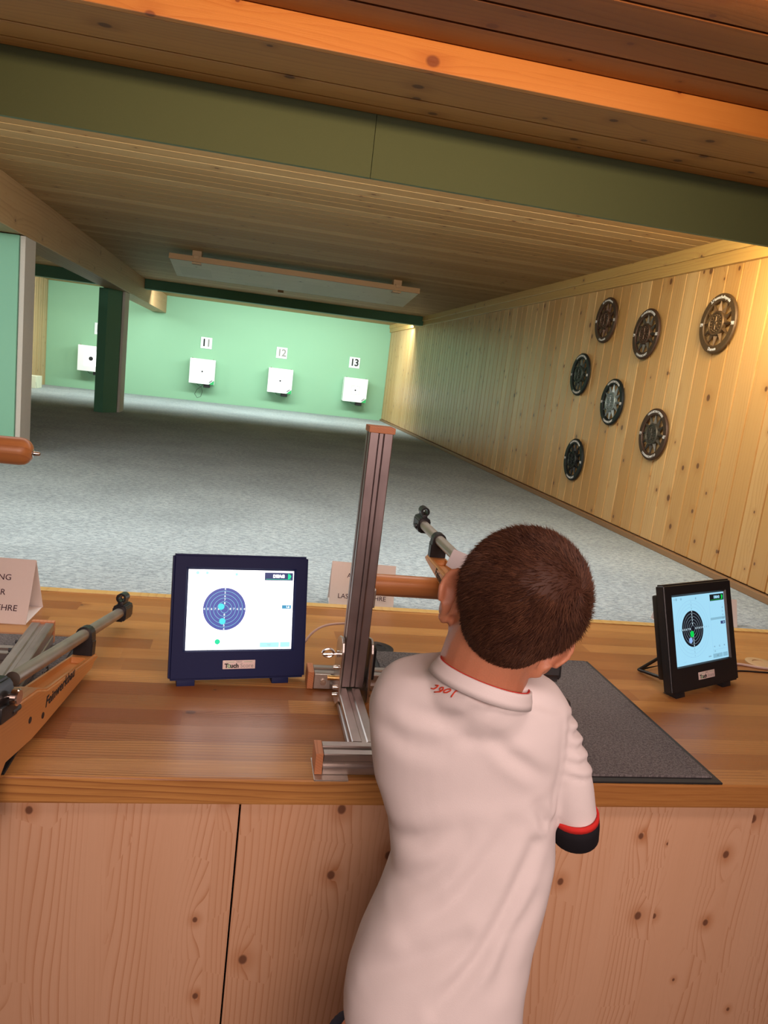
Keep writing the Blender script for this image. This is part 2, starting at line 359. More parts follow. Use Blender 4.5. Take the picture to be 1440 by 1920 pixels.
bm = bmesh.new(); box(bm, XL - .1, XW + .1, YF, YF + .1, HC, ZC + .1); struct(newobj('wall_target', bm, M_green))
bm = bmesh.new(); boards(bm, HC + .035, ZC, 2.05, YF, .11, .03, .007, lambda a, c, d: (XW - d, c, a)); box(bm, XW + .025, XW + .08, 2.05, YF, HC, ZC + .1)
struct(newobj('wall_right', bm, M_wallwood))
bm = bmesh.new(); boards(bm, HC, ZC, 2.05, YF, .11, .03, .006, lambda a, c, d: (XL + d, c, a)); box(bm, XL - .08, XL - .025, 2.05, YF, HC, ZC + .1)
struct(newobj('wall_left', bm, M_wallwood_x))
bm = bmesh.new(); boards(bm, XL, XW, 2.32, YF, .11, .03, .007, lambda a, c, d: (a, c, ZC - d)); box(bm, XL, XW, 2.32, YF, ZC + .025, ZC + .1)
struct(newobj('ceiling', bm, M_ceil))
bm = bmesh.new(); box(bm, 2.035, XW + .01, 2.33, YF, 2.245, ZC + .002, .003); box(bm, 2.048, XW + .01, 2.33, YF, 2.19, 2.247, .003)
struct(newobj('trim_1', bm, M_trimwood))
bm = bmesh.new(); box(bm, 2.05, XW + .02, 2.06, YF, HC, HC + .028, .003); struct(newobj('baseboard_right', bm, M_base))
bm = bmesh.new(); box(bm, XL, XL + .16, 10.55, 10.85, HC, HC + .16, .004); struct(newobj('trim_2', bm, M_shade))
# room side: board ceiling, boxed-in soffit, green fascia
ZR = 2.322
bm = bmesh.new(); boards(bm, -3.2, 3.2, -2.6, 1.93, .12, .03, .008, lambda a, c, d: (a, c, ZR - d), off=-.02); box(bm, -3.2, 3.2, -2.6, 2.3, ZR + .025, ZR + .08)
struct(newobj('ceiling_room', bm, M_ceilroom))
bm = bmesh.new()
for y0, y1 in ((1.949, 2.128), (2.132, 2.234), (2.238, 2.299)):
    box(bm, -3.2, 3.2, y0, y1, 2.256, 2.276, .003)
box(bm, -3.2, 3.2, 1.96, 2.299, 2.27, 2.33)
struct(newobj('trim_3', bm, M_soffit))
bm = bmesh.new(); box(bm, -3.2, 3.2, 1.927, 1.949, 2.256, ZR + .01, .003); struct(newobj('trim_4', bm, M_soffitface))
bm = bmesh.new(); box(bm, -3.2, .293, 2.30, 2.318, 2.083, 2.40, .0008); box(bm, .2945, 3.2, 2.30, 2.318, 2.083, 2.40, .0008)
struct(newobj('trim_5', bm, M_greenbeam))
for nm, a in (('wall_room_back', (-3.2, 3.2, -2.68, -2.6)), ('wall_room_left', (-3.28, -3.2, -2.6, 2.3)), ('wall_room_right', (3.2, 3.28, -2.6, 2.3))):
    bm = bmesh.new(); box(bm, *a, 0, 2.4); struct(newobj(nm, bm, M_roomwall))
# long glulam beam and green cross beams
bm = bmesh.new(); box(bm, -1.50, -1.30, 2.34, YF, 2.05, ZC, .004)
beam = tag(newobj('ceiling_beam', bm, M_glulam), 'long timber ceiling beam running from the shooting counter to the green target wall', 'beam')
bm = bmesh.new(); box(bm, -1.30, XW - .02, 9.33, 9.48, 2.19, ZC, .004)
tag(newobj('cross_beam', bm, M_greenshaded), 'dark green cross beam below the ceiling over lanes 11 to 13', 'beam')
bm = bmesh.new(); box(bm, XL, -1.50, 9.33, 9.48, 2.17, ZC, .004)
tag(newobj('cross_beam', bm, M_greenshaded), 'short dark green cross beam left of the long timber beam', 'beam')
# columns
t = tag(empty('green_column', (-1.45, 8.2, HC)), 'dark green boxed column halfway down the range under the timber beam', 'column')
c = [(-1.545, 8.02), (-1.455, 7.985), (-1.352, 8.16), (-1.352, 8.46), (-1.56, 8.46)]
bm = bmesh.new(); prism(bm, [(x + 1.45, y - 8.2) for x, y in c], 0, 2.05 - HC, 'Z'); newobj('cladding', bm, M_greenshaded, t)
bm = bmesh.new(); box(bm, .099, .125, .0, .26, 0, 2.05 - HC, .003); newobj('corner_strip', bm, M_strip, t)
t = tag(empty('green_column', (-1.6, 4.7, HC)), 'light green boxed column with a pale side board, at the left edge', 'column')
bm = bmesh.new(); box(bm, -.45, .282, -.10, .12, 0, 2.045 - HC, .003); newobj('cladding', bm, M_post, t)
bm = bmesh.new(); box(bm, .284, .312, -.085, .12, 0, 2.045 - HC, .003); newobj('corner_strip', bm, M_strip, t)

# hanging lamp shade board
t = tag(empty('lamp_shade_panel', (.30, 6.4, 2.2)), 'long pale board hung flat under the ceiling on two brackets', 'lamp shade')
bm = bmesh.new(); M4 = Matrix.Rotation(R(-6), 4, 'X')
box(bm, -.99, .99, -.22, .40, -.010, .010, .002, mat=M4); newobj('shade_board', bm, M_shade, t)
bm = bmesh.new(); box(bm, -.995, .995, -.235, -.22, -.012, .030, .002, mat=M4); newobj('edge_batten', bm, M_shadeedge, t)
for x in (-.79, .81):
    bm = bmesh.new(); box(bm, x - .035, x + .035, -.20, -.12, .0, .10, .003); box(bm, x - .02, x + .02, -.24, -.16, .035, .06, .002); newobj('bracket', bm, M_shadeedge, t)
bm = bmesh.new(); box(bm, -.03, .03, -.04, .04, -.05, 0, .004); o = newobj('ceiling_block', bm, M_shadeedge); o.location = (.23, 8.2, 2.297)
tag(o, 'small wooden block on the ceiling just beyond the hanging board', 'block')

# ---------------------------------------------------------------- targets on the far wall
def number_sign(n, x, z, label):
    t = tag(empty('lane_number_sign', (x, YF - .012, z)), label, 'sign', None)
    bm = bmesh.new(); box(bm, -.082, .082, 0, .011, -.083, .083, .002); newobj('plate', bm, M_signwhite, t)
    for i, ch in enumerate(n):
        b2 = text_bm(ch, .15, .002, bold=.0032); bm = bmesh.new(); join(bm, b2, Matrix.Translation((-.033 + i * .066, -.002, -.002)) @ Matrix.Rotation(R(90), 4, 'X'))
        newobj('digit', bm, M_inkgreyrefl if (n, i) in (('11', 1), ('12', 1), ('12', 0)) else M_inkblack, t)  # greyed digits: reflection on the sign painted into their colour
def target_box(x, z, label, cable=False, screen=True, lit=False):
    t = tag(empty('target_box', (x, YF - .20, z)), label, 'target', None)
    w, h, d = .182, .181, .19
    bm = bmesh.new(); box(bm, -w, w, .012, d, -h, h, .006); o = newobj('housing', bm, M_white, t)
    bm = bmesh.new(); s = .06
    for q in ((-w, w, s, h), (-w, w, -h, -s), (-w, -s, -s, s), (s, w, -s, s)): box(bm, q[0], q[1], 0, .012, q[2], q[3], .001)
    newobj('front_cover', bm, M_white, t)
    if lit: bm = bmesh.new(); box(bm, -.10, .10, -.003, 0, -.105, .105, .002); newobj('lit_window', bm, M_lamp, t)
    bm = bmesh.new(); box(bm, -s, s, .006, .011, -s, s, .001); f = newobj('target_paper_frame', bm, M_lampdim, t)
    bm = bmesh.new()
    for q in ((-.062, .062, .058, .062), (-.062, .062, -.062, -.058), (-.062, -.058, -.062, .062), (.058, .062, -.062, .062)): box(bm, q[0], q[1], -.001, .0005, q[2], q[3])
    if screen: newobj('window_outline', bm, M_inkgreyrefl, t)
    bm = bmesh.new(); bmesh.ops.create_cone(bm, cap_ends=True, segments=24, radius1=.013 if not lit else .03, radius2=.013 if not lit else .03, depth=.004, matrix=Matrix.Translation((0, -.006 if lit else .003, 0)) @ Matrix.Rotation(R(90), 4, 'X')); newobj('aiming_mark', bm, M_inkblack, t)
    bm = bmesh.new(); prism(bm, [(w - .002, -h + .002), (w - .002, -h + .065), (w - .075, -h + .002)], -.002, .0, 'Y'); newobj('corner_logo', bm, M_logogreen, t)
    b2 = text_bm('DISAG', .020, .001, bold=.0006); bm = bmesh.new(); join(bm, b2, Matrix.Translation((w - .05, -.003, -h + .046)) @ Matrix.Rotation(R(90), 4, 'X') @ Matrix.Rotation(R(41), 4, 'Z')); newobj('corner_lettering', bm, M_inkblack, t)
    bm = bmesh.new(); box(bm, .03, .125, .03, .14, -h - .05, -h + .002, .008); newobj('motor_housing', bm, M_black, t)
    for x_ in (-.15, .15): bm = bmesh.new(); tube(bm, [(x_, .03, h - .002), (x_, .03, h + .012)], .006, 8); newobj('top_screw', bm, M_steel, t)
    if cable:
        bm = bmesh.new(); tube(bm, [(-.08, .06, -h), (-.04, .05, -h - .03), (.0, .05, -h - .05), (.02, .06, -h - .11), (.0, .08, -h - .19), (-.05, .08, -h - .215), (-.09, .07, -h - .16), (-.06, .06, -h - .09), (.0, .05, -h - .04), (.03, .06, -h)], .0035, 6)
        newobj('cable', bm, M_cable, t, True)
    else:
        bm = bmesh.new(); tube(bm, [(-.06, .08, -h), (-.03, .08, -h - .03), (.02, .08, -h - .035), (.05, .08, -h)], .0035, 6); newobj('cable', bm, M_cable, t, True)
G = 'target boxes'
target_box(-2.275, 1.27, 'white target box with a lit window, half hidden by the dark green column', lit=True, screen=False)
target_box(-.715, 1.27, 'white target box with a looped cable hanging below it', cable=True, screen=False)
target_box(.434, 1.264, 'white target box in the middle of the three fully visible ones')
target_box(1.585, 1.255, 'white target box nearest the plank wall')
number_sign('10', -2.20, 1.705, 'white number sign behind the dark green column, only its first digit showing')
number_sign('11', -.695, 1.69, 'white number sign above the target box that has a looped cable')
number_sign('12', .427, 1.68, 'white number sign above the middle of the three fully visible target boxes')
number_sign('13', 1.552, 1.667, 'white number sign above the target box nearest the wood wall')

# ---------------------------------------------------------------- plaques on the right wall
def pl(name, c, m_=.55, r=.5): return plain(name, c, r, metal=m_, bump=.35, scale=90, var=.3)
P_br = pl('bronze_brown', (.085, .045, .028)); P_bk = pl('blackened_iron', (.018, .020, .020)); P_dg = pl('dark_green_bronze', (.045, .055, .045))
P_sv = pl('grey_tin', (.22, .26, .26)); P_bz = pl('old_bronze', (.13, .075, .035)); P_gb = pl('grey_bronze', (.075, .065, .05)); P_let = plain('white_lettering', (.62, .60, .58), .6)
def plaque(y, z, mats, label, top, bottom, yl, yr, size=.134, sz=.016):
    t = tag(empty('wall_plaque', (XW - .012, y, z), (0, 0, 0)), label, 'plaque', 'award plaques on the wood wall')
    # local: u = -Y (to the right when looking at the wall), v = Z, out = -X
    def P(u, v, d): return V((-d, -u, v))
    ri, n = size * .74, 64
    bm = bmesh.new(); prof = [(size, 0), (size, .007), (size - .005, .012), (ri + .004, .012), (ri, .008), (ri, 0)]
    rings = [[P(r_ * sin(2 * pi * k / n), r_ * cos(2 * pi * k / n), d) for k in range(n)] for r_, d in prof]
    loft(bm, rings + [rings[0]], cap=False); bmesh.ops.remove_doubles(bm, verts=bm.verts, dist=1e-6); bmesh.ops.recalc_face_normals(bm, faces=bm.faces)
    auto(newobj('outer_ring', bm, mats[0], t))
    bm = bmesh.new(); N_ = 12
    for k in range(N_):
        a = 2 * pi * k / N_; h = pi / N_
        tip = P((ri + .004) * sin(a), (ri + .004) * cos(a), .009)
        b0 = P(.048 * sin(a - h), .048 * cos(a - h), .001); b1 = P(.048 * sin(a + h), .048 * cos(a + h), .001); top_ = P(.050 * sin(a), .050 * cos(a), .016)
        bk = P((ri + .004) * sin(a), (ri + .004) * cos(a), .0)
        vs = [bm.verts.new(p) for p in (tip, b0, b1, top_, bk)]
        for q in ((0, 1, 3), (0, 3, 2), (0, 4, 1), (0, 2, 4), (1, 4, 2), (1, 2, 3)): bm.faces.new([vs[i] for i in q])
    bmesh.ops.recalc_face_normals(bm, faces=bm.faces); newobj('star', bm, mats[1], t)
    bm = bmesh.new(); prof = [(.0, .016), (.045, .016), (.047, .020), (.053, .020), (.056, .015), (.056, .0)]
    rings = [[P(max(r_, .0005) * sin(2 * pi * k / 40), max(r_, .0005) * cos(2 * pi * k / 40), d) for k in range(40)] for r_, d in prof]
    loft(bm, rings); rnd = random.Random(int(y * 100))
    for k in range(16):                       # relief: crossed rifles, wreath and small disc
        a = 2 * pi * k / 16; c = P(.036 * sin(a), .036 * cos(a), .017); ell(bm, c, .004, .005, .003, su=8, sv=5)
    tube(bm, [P(-.022, -.022, .018), P(.024, .024, .018)], .003, 6); tube(bm, [P(.022, -.022, .018), P(-.024, .024, .018)], .003, 6)
    tube(bm, [P(0, -.028, .018), P(0, .03, .018)], .0035, 6); ell(bm, P(0, 0, .017), .005, .011, .011, su=12, sv=8); newobj('medallion', bm, mats[2], t)
    rm = (size + ri) / 2; 
    def arc(s, ang0, up, sz_):
        b2 = text_bm(s, sz_, .001, bold=.0004)
        def fn(p):
            a = ang0 + (p.x / rm if up else -p.x / rm); r_ = rm + (p.y if up else -p.y)
            return P(r_ * sin(a), r_ * cos(a), .0125 + p.z)
        bm = bmesh.new(); join(bm, b2, fn=fn); return bm
    newobj('top_lettering', arc(top, 0, True, sz), P_let, t); newobj('bottom_lettering', arc(bottom, pi, False, sz), P_let, t)
    for s, a in ((yl, -pi / 2), (yr, pi / 2)):
        b2 = text_bm(s, .022, .001, bold=.0006); bm = bmesh.new(); join(bm, b2, fn=lambda p: P(rm * sin(a) + p.x, -.004 + p.y, .0125 + p.z)); newobj('year_digits', bm, P_let, t)
    return t
plaque(4.288, 2.002, (P_br, P_br, P_br), 'dark brown star plaque, top left of the seven round plaques', '30. Mannschaftspreis', '1.Mannschaft', '19', '85')
plaque(3.785, 1.904, (P_br, P_gb, P_br), 'round plaque with grey star points and a rough brown centre', 'MANNSCHAFTSPREIS', '1.MANNSCHAFT', '19', '86')
plaque(3.158, 1.930, (P_bz, P_bz, P_bz), 'bronze star plaque nearest the camera, reading Damen at its foot', '3.Mannschaftspreis', 'Damen', '19', '98', sz=.020)
plaque(4.528, 1.676, (P_bk, P_dg, P_dg), 'dark green-grey star plaque, leftmost in the middle row', 'MANNSCHAFTSPREIS', '2.MANNSCHAFT', '19', '88')
plaque(4.040, 1.527, (P_bk, P_sv, P_sv), 'black ring plaque with a silver grey star, in the middle of the group', 'MANNSCHAFTSPREIS', '1.MANNSCHAFT', '19', '89')
plaque(3.533, 1.388, (P_br, P_gb, P_gb), 'brown star plaque at the lower right of the group', 'MANNSCHAFTSPREIS', '1.MANNSCHAFT LP', '19', '87')
plaque(4.420, 1.141, (P_bk, P_bk, P_bk), 'black star plaque, lowest of the seven', 'MANNSCHAFTSPREIS', '1.MANNSCHAFT', '19', '90')

# ---------------------------------------------------------------- shooting counter
t = tag(empty('shooting_counter', (.3, 1.6, 0)), 'long shooting counter with an oak worktop over pale spruce front panels', 'counter')
def rel(bm): 
    for v in bm.verts: v.co -= V((.3, 1.6, 0))
    return bm
X0, X1 = -3.1, 3.1
def wnode(o): return o
bm = bmesh.new(); box(bm, X0, X1, 1.122, 2.045, HK - .047, HK, .004); o = newobj('worktop', rel(bm), M_top, t)
bm = bmesh.new(); box(bm, X0, .040, 1.148, 1.172, .02, HK - .047, .001); newobj('front_panel', rel(bm), M_apron, t)
bm = bmesh.new(); box(bm, .043, X1, 1.148, 1.172, .02, HK - .047, .001); newobj('front_panel', rel(bm), M_apron, t)
bm = bmesh.new(); box(bm, X0, X1, 2.0, 2.03, 0, HK - .05); newobj('back_panel', rel(bm), M_apron, t)
bm = bmesh.new(); box(bm, X0, X1, 2.03, 2.062, .0, HK + .003, .002); newobj('back_edge_strip', rel(bm), M_trimwood, t)
# mats
def mat_obj(x0, x1, y0, y1, label):
    bm = bmesh.new(); box(bm, x0, x1, y0, y1, HK, HK + .004, .001); r_ = newobj('counter_mat', bm, M_rubber)
    tag(r_, label, 'mat'); bm = bmesh.new(); box(bm, x0 + .010, x1 - .012, y0 + .016, y1 - .007, HK + .0035, HK + .008, .002); newobj('felt_top', bm, M_mat, r_)
mat_obj(.34, .921, 1.124, 1.702, 'dark grey felt mat with a black rubber edge in front of the boy')
mat_obj(-.93, -.322, 1.124, 1.70, 'dark grey felt mat under the rifle lying at the left edge')

# ---------------------------------------------------------------- aluminium profile bars
def profile(bm, w, h, a0, a1, axis, cx, cy, s=.0045, d=.007, e=.0022):
    """slotted square profile w x h, along axis, centred on (cx, cy) in the other two axes"""
    pts = []
    def side(L_, n):  # half profile along one side
        out = [(-L_ / 2 + .0015, 0)]
        k = max(1, round(L_ / .045))
        for i in range(k):
            c = -L_ / 2 + L_ * (i + .5) / k
            out += [(c - s - e, 0), (c - s, -e), (c - s, -d), (c + s, -d), (c + s, -e), (c + s + e, 0)]
        out.append((L_ / 2 - .0015, 0)); return out
    for i, (L_, off) in enumerate(((w, h / 2), (h, w / 2), (w, h / 2), (h, w / 2))):
        a = -pi / 2 * i
        for u, v in side(L_, 0):
            x, y = u, off + v; pts.append((x * cos(a) - y * sin(a), x * sin(a) + y * cos(a)))
    pts = [(cx + x, cy + y) for x, y in pts]
    prism(bm, pts, a0, a1, axis)
def rifle_rest_main():
    O = V((.25, 1.42, HK)); t = tag(empty('rifle_rest', O), 'slotted aluminium rifle rest standing left of the boy, with a wooden roller', 'rifle rest')
    def add(name, bm, m_, sm=False):
        for v in bm.verts: v.co -= O
        o = newobj(name, bm, m_, t); return auto(o) if sm else o
    bm = bmesh.new(); profile(bm, .045, .038, .172, .47, 'X', 1.1575, .871); add('front_bar', bm, M_alux)
    bm = bmesh.new(); box(bm, .158, .171, 1.134, 1.181, .853, .891, .001); add('end_cap', bm, M_cap)
    bm = bmesh.new(); box(bm, .157, .215, 1.118, 1.19, .850, .8525, .0005); add('foot_plate', bm, M_aludull)
    bm = bmesh.new(); profile(bm, .045, .038, 1.181, 1.452, 'Y', .2475, .871, .004, .0035, .002); add('depth_bar', bm, M_alu)
    bm = bmesh.new(); profile(bm, .046, .046, .892, 1.412, 'Z', .254, 1.424, .0035, .0014, .003); add('upright', bm, M_aluz)
    bm = bmesh.new(); box(bm, .229, .280, 1.399, 1.449, 1.412, 1.424, .0015); add('top_cap', bm, M_cap)
    bm = bmesh.new(); profile(bm, .045, .036, .184, .46, 'X', 1.50, .869); add('rear_bar', bm, M_alux)
    bm = bmesh.new(); box(bm, .170, .183, 1.476, 1.526, .851, .889, .001); add('end_cap', bm, M_cap)
    bm = bmesh.new(); box(bm, .184, .2185, 1.4735, 1.477, .853, .886, .001); add('cover_plate', bm, M_aludull)
    bm = bmesh.new(); tube(bm, [(.203, 1.474, .869), (.203, 1.469, .869)], .0065, 16); tube(bm, [(.203, 1.4695, .869), (.203, 1.4685, .869)], .003, 6); add('screw', bm, M_steel)
    for x0, x1 in ((.2215, .2265), (.2805, .2855)):
        bm = bmesh.new(); pts = [(1.372, .872), (1.375, .975), (1.384, .992), (1.40, .998), (1.432, .99), (1.46, .975), (1.46, .853), (1.40, .853)]
        prism(bm, pts, x0, x1, 'X'); bmesh.ops.bevel(bm, geom=list(bm.edges), offset=.0008, segments=1, affect='EDGES'); add('side_plate', bm, M_steel)
    for y, z in ((1.392, .895), (1.392, .879), (1.41, .93)):
        bm = bmesh.new(); tube(bm, [(.212, y, z), (.2215, y, z)], [.0035, .0045], 12); add('bolt', bm, M_steel, True)
        bm = bmesh.new(); tube(bm, [(.2855, y, z), (.291, y, z)], [.0045, .003], 12); add('bolt', bm, M_steel, True)
    bm = bmesh.new(); tube(bm, [(.2215, 1.43, .898), (.205, 1.43, .898)], .005, 12); add('brass_stud', bm, M_brass, True)
    bm = bmesh.new(); pts = [(.2215, 1.42, .955)]
    for k in range(17):
        a = -pi * .12 + k / 16 * 2 * pi; pts.append((.200 - .011 * cos(a), 1.42, .956 + .0085 * sin(a)))
    tube(bm, pts, .0028, 8); tube(bm, [(.2215, 1.42, .955), (.2215 - .004, 1.42, .955)], .007, 12); add('ring_bolt', bm, M_steel, True)
    # roller
    bm = bmesh.new(); yc, zc, r_ = 1.555, 1.067, .0243
    tube(bm, [(.274, yc, zc), (.278, yc, zc), (.536, yc, zc), (.545, yc, zc)], [r_ - .006, r_, r_, r_ - .006], 32); add('roller', bm, M_peg, True)
    bm = bmesh.new(); tube(bm, [(.545, yc, zc), (.556, yc, zc), (.560, yc, zc)], [.005, .0045, .002], 12); add('roller_pin', bm, M_steel, True)
    bm = bmesh.new(); box(bm, .262, .290, 1.4475, 1.575, 1.047, 1.087, .003); add('roller_bracket', bm, M_aludull)
    bm = bmesh.new(); box(bm, .2865, .3065, 1.448, 1.472, .893, .958, .004); box(bm, .2865, .3065, 1.448, 1.478, .888, .90, .003); add('clamp_block', bm, M_black)
rifle_rest_main()
def rifle_rest_left():
    O = V((-.55, 1.45, HK)); t = tag(empty('rifle_rest', O), 'folded aluminium rifle rest on the left mat, its wooden roller at the left edge', 'rifle rest')
    def add(name, bm, m_, sm=False):
        for v in bm.verts: v.co -= O
        o = newobj(name, bm, m_, t); return auto(o) if sm else o
    bm = bmesh.new(); profile(bm, .046, .045, 1.14, 1.632, 'Y', -.3985, .888, .004, .003, .002)
    for v in bm.verts: v.co.x += (1.64 - v.co.y) * .03
    add('folded_bar', bm, M_alu)
    bm = bmesh.new(); box(bm, -.422, -.375, 1.6325, 1.644, .864, .913, .0015); add('end_cap', bm, M_cap)
    bm = bmesh.new(); profile(bm, .045, .040, -.80, -.424, 'X', 1.50, .880); add('cross_bar', bm, M_alux)
    for y in (1.53, 1.486):
        bm = bmesh.new(); tube(bm, [(-.424, y, .905), (-.416, y, .905)], .004, 8); add('bolt', bm, M_blackm)
    bm = bmesh.new(); profile(bm, .046, .046, .900, 1.42, 'Z', -.80, 1.50); add('upright', bm, M_aluz)
    bm = bmesh.new(); yc, zc, r_ = 1.47, 1.304, .0258; X = -.388
    tube(bm, [(-.78, yc, zc), (X - .02, yc, zc), (X - .012, yc, zc), (X - .006, yc, zc), (X - .001, yc, zc), (X + .001, yc, zc)], [r_, r_, r_ - .0015, r_ - .005, r_ - .011, r_ - .016], 32); add('roller', bm, M_peg, True)
    bm = bmesh.new(); tube(bm, [(X, yc, zc - .002), (X + .002, yc, zc - .002), (X + .003, yc, zc - .002), (X + .012, yc, zc - .002), (X + .0145, yc, zc - .002)], [.008, .008, .0045, .004, .002], 16); add('roller_pin', bm, M_steel, True)
rifle_rest_left()

# ---------------------------------------------------------------- rifles
def rifle(name, M0, yaw, pitch, label, tip=.155, rec=-.565, tx=-.335):
    t = tag(empty(name, M0, (R(pitch), 0, R(yaw))), label, 'rifle')
    def add(n, bm, m_, p=None, sm=35): return auto(newobj(n, bm, m_, p or t), sm)
    bm = bmesh.new(); tube(bm, [(0, .0, 0), (0, -.60, 0)], .0118, 28); add('barrel', bm, M_barrel)
    bm = bmesh.new(); prism(bm, [(-.016, -.014), (-.010, -.021), (.010, -.021), (.016, -.014), (.016, .012), (.010, .019), (-.010, .019), (-.016, .012)], -.022, .040, 'Y')
    bmesh.ops.bevel(bm, geom=list(bm.edges), offset=.0025, segments=2, affect='EDGES')
    box(bm, -.006, .006, -.018, .03, .016, .026, .001); box(bm, -.021, -.012, -.010, .012, -.012, -.002, .002); fs = add('front_sight', bm, M_blackm)
    bm = bmesh.new(); prof = [(.0075, -.016), (.0115, -.016), (.0115, .018), (.0075, .018)]
    rings = [[V((r_ * cos(2 * pi * k / 28), y, .034 + r_ * sin(2 * pi * k / 28))) for k in range(28)] for r_, y in prof]
    loft(bm, rings + [rings[0]], cap=False); bmesh.ops.remove_doubles(bm, verts=bm.verts, dist=1e-6); bmesh.ops.recalc_face_normals(bm, faces=bm.faces)
    tunnel = add('sight_tunnel', bm, M_blackm, fs)
    bm = bmesh.new(); prof = [(.0028, -.002), (.0045, -.002), (.0045, .002), (.0028, .002)]
    rings = [[V((r_ * cos(2 * pi * k / 20), y, .034 + r_ * sin(2 * pi * k / 20))) for k in range(20)] for r_, y in prof]
    loft(bm, rings + [rings[0]], cap=False); tube(bm, [(0, 0, .0265), (0, 0, .0305)], .0008, 6); add('foresight_ring', bm, M_blackm, fs)
    # clamp round the barrel, standing on the stock
    yc = -tip - .02; pts = [(-.019, -.044), (.019, -.044), (.019, -.012)]
    for k in range(11): a = -pi * .08 + k / 10 * pi * 1.16; pts.append((.0165 * cos(a), .0165 * sin(a)))
    pts.append((-.019, -.012)); bm = bmesh.new(); prism(bm, pts, yc - .012, yc + .012, 'Y'); bmesh.ops.bevel(bm, geom=[e for e in bm.edges if e.calc_length() > .01], offset=.002, segments=2, affect='EDGES'); add('barrel_clamp', bm, M_black)
    # stock: fore-end with a routed channel, grip, thumbhole butt
    T = -.042
    bm = bmesh.new(); out = [(-tip, T - .004), (-tip - .006, T), (-.50, T), (-.545, T + .012), (-.68, T + .012), (-.71, -.055), (-.735, -.075), (-.755, -.16), (-.73, -.185), (-.69, -.18), (-.675, -.135), (-.655, -.114), (-.56, -.112), (-.50, -.104), (-.27, -.068), (-tip - .02, -.058), (-tip, T - .012)]
    prism(bm, out, -.023, .023, 'X'); bmesh.ops.bevel(bm, geom=[e for e in bm.edges if abs(abs(e.verts[0].co.x) - .023) < 1e-5 and abs(e.verts[0].co.x - e.verts[1].co.x) < 1e-5], offset=.004, segments=3, affect='EDGES')
    st = add('stock', bm, M_stock)
    md = bpy.data.meshes.new('cut'); b3 = bmesh.new(); box(b3, -.0145, .0145, -.50, -tip - .05, T - .012, T + .02, .003); b3.to_mesh(md); b3.free(); cutter = bpy.data.objects.new('cut', md); COL.objects.link(cutter); cutter.parent = t
    mo = st.modifiers.new('b', 'BOOLEAN'); mo.operation = 'DIFFERENCE'; mo.object = cutter; mo.solver = 'EXACT'
    dg = bpy.context.evaluated_depsgraph_get(); dg.update(); me = bpy.data.meshes.new_from_object(st.evaluated_get(dg)); st.modifiers.clear(); st.data = me; bpy.data.objects.remove(cutter); auto(st)
    bm = bmesh.new(); out = [(-.70, -.075), (-.76, -.055), (-.80, -.060), (-.885, -.062), (-.905, -.07), (-.905, -.125), (-.86, -.13), (-.80, -.118), (-.73, -.12)]
    prism(bm, out, -.026, .026, 'X'); bmesh.ops.bevel(bm, geom=[e for e in bm.edges if abs(e.verts[0].co.x - e.verts[1].co.x) < 1e-5], offset=.006, segments=2, affect='EDGES'); add('butt_stock', bm, M_stock)
    bm = bmesh.new(); out = [(-.775, -.055), (-.785, -.020), (-.80, -.008), (-.835, -.006), (-.853, -.018), (-.858, -.050), (-.85, -.061), (-.79, -.061)]
    prism(bm, out, -.028, .030, 'X'); bmesh.ops.bevel(bm, geom=list(bm.edges), offset=.006, segments=3, affect='EDGES'); add('cheek_piece', bm, M_rubber)
    bm = bmesh.new(); box(bm, -.018, .018, -.925, -.906, -.15, -.055, .006); add('butt_plate', bm, M_rubber)
    bm = bmesh.new(); out = [(-.022, -.036), (.022, -.036), (.022, .006), (.013, .019), (-.013, .019), (-.022, .006)]; prism(bm, out, -.76, rec, 'Y')
    bmesh.ops.bevel(bm, geom=list(bm.edges), offset=.003, segments=2, affect='EDGES'); rc = add('receiver', bm, M_blackm)
    bm = bmesh.new(); y_ = rec - .03; tube(bm, [(-.008, y_, .012), (-.008, y_, .025)], .010, 6); tube(bm, [(-.008, y_, .024), (-.008, y_, .027)], .0055, 16); add('top_screw', bm, M_steel, rc)
    bm = bmesh.new(); y_ = rec - .022; tube(bm, [(.020, y_, -.006), (.028, y_, -.006), (.029, y_, -.006), (.037, y_, -.006), (.039, y_, -.006)], [.004, .004, .013, .013, .011], 24); add('bolt_knob', bm, M_chrome)
    bm = bmesh.new(); box(bm, .012, .027, rec - .05, rec + .008, -.041, -.016, .003); tube(bm, [(.022, rec + .018, -.034), (.022, rec - .01, -.034)], .006, 10); add('charging_block', bm, M_black)
    bm = bmesh.new(); box(bm, -.012, .012, -.75, -.69, .018, .048, .003); tube(bm, [(0, -.755, .042), (0, -.735, .042)], .017, 24); tube(bm, [(.012, -.72, .035), (.026, -.72, .035)], .008, 16); tube(bm, [(0, -.70, .045), (0, -.70, .058)], .008, 16); add('rear_sight', bm, M_black)
    bm = bmesh.new(); tube(bm, [(0, -.615, -.112), (0, -.60, -.135), (0, -.62, -.150), (0, -.65, -.150)], .0025, 8); tube(bm, [(0, -.625, -.112), (0, -.630, -.130), (0, -.624, -.140)], .0022, 8); add('trigger_guard', bm, M_blackm)
    for yy, zz in ((-.52, -.082), (-.575, -.072)):
        for sx in (-1, 1): bm = bmesh.new(); tube(bm, [(sx * .0225, yy, zz), (sx * .0238, yy, zz)], .0055, 12); add('stock_screw', bm, M_blackm)
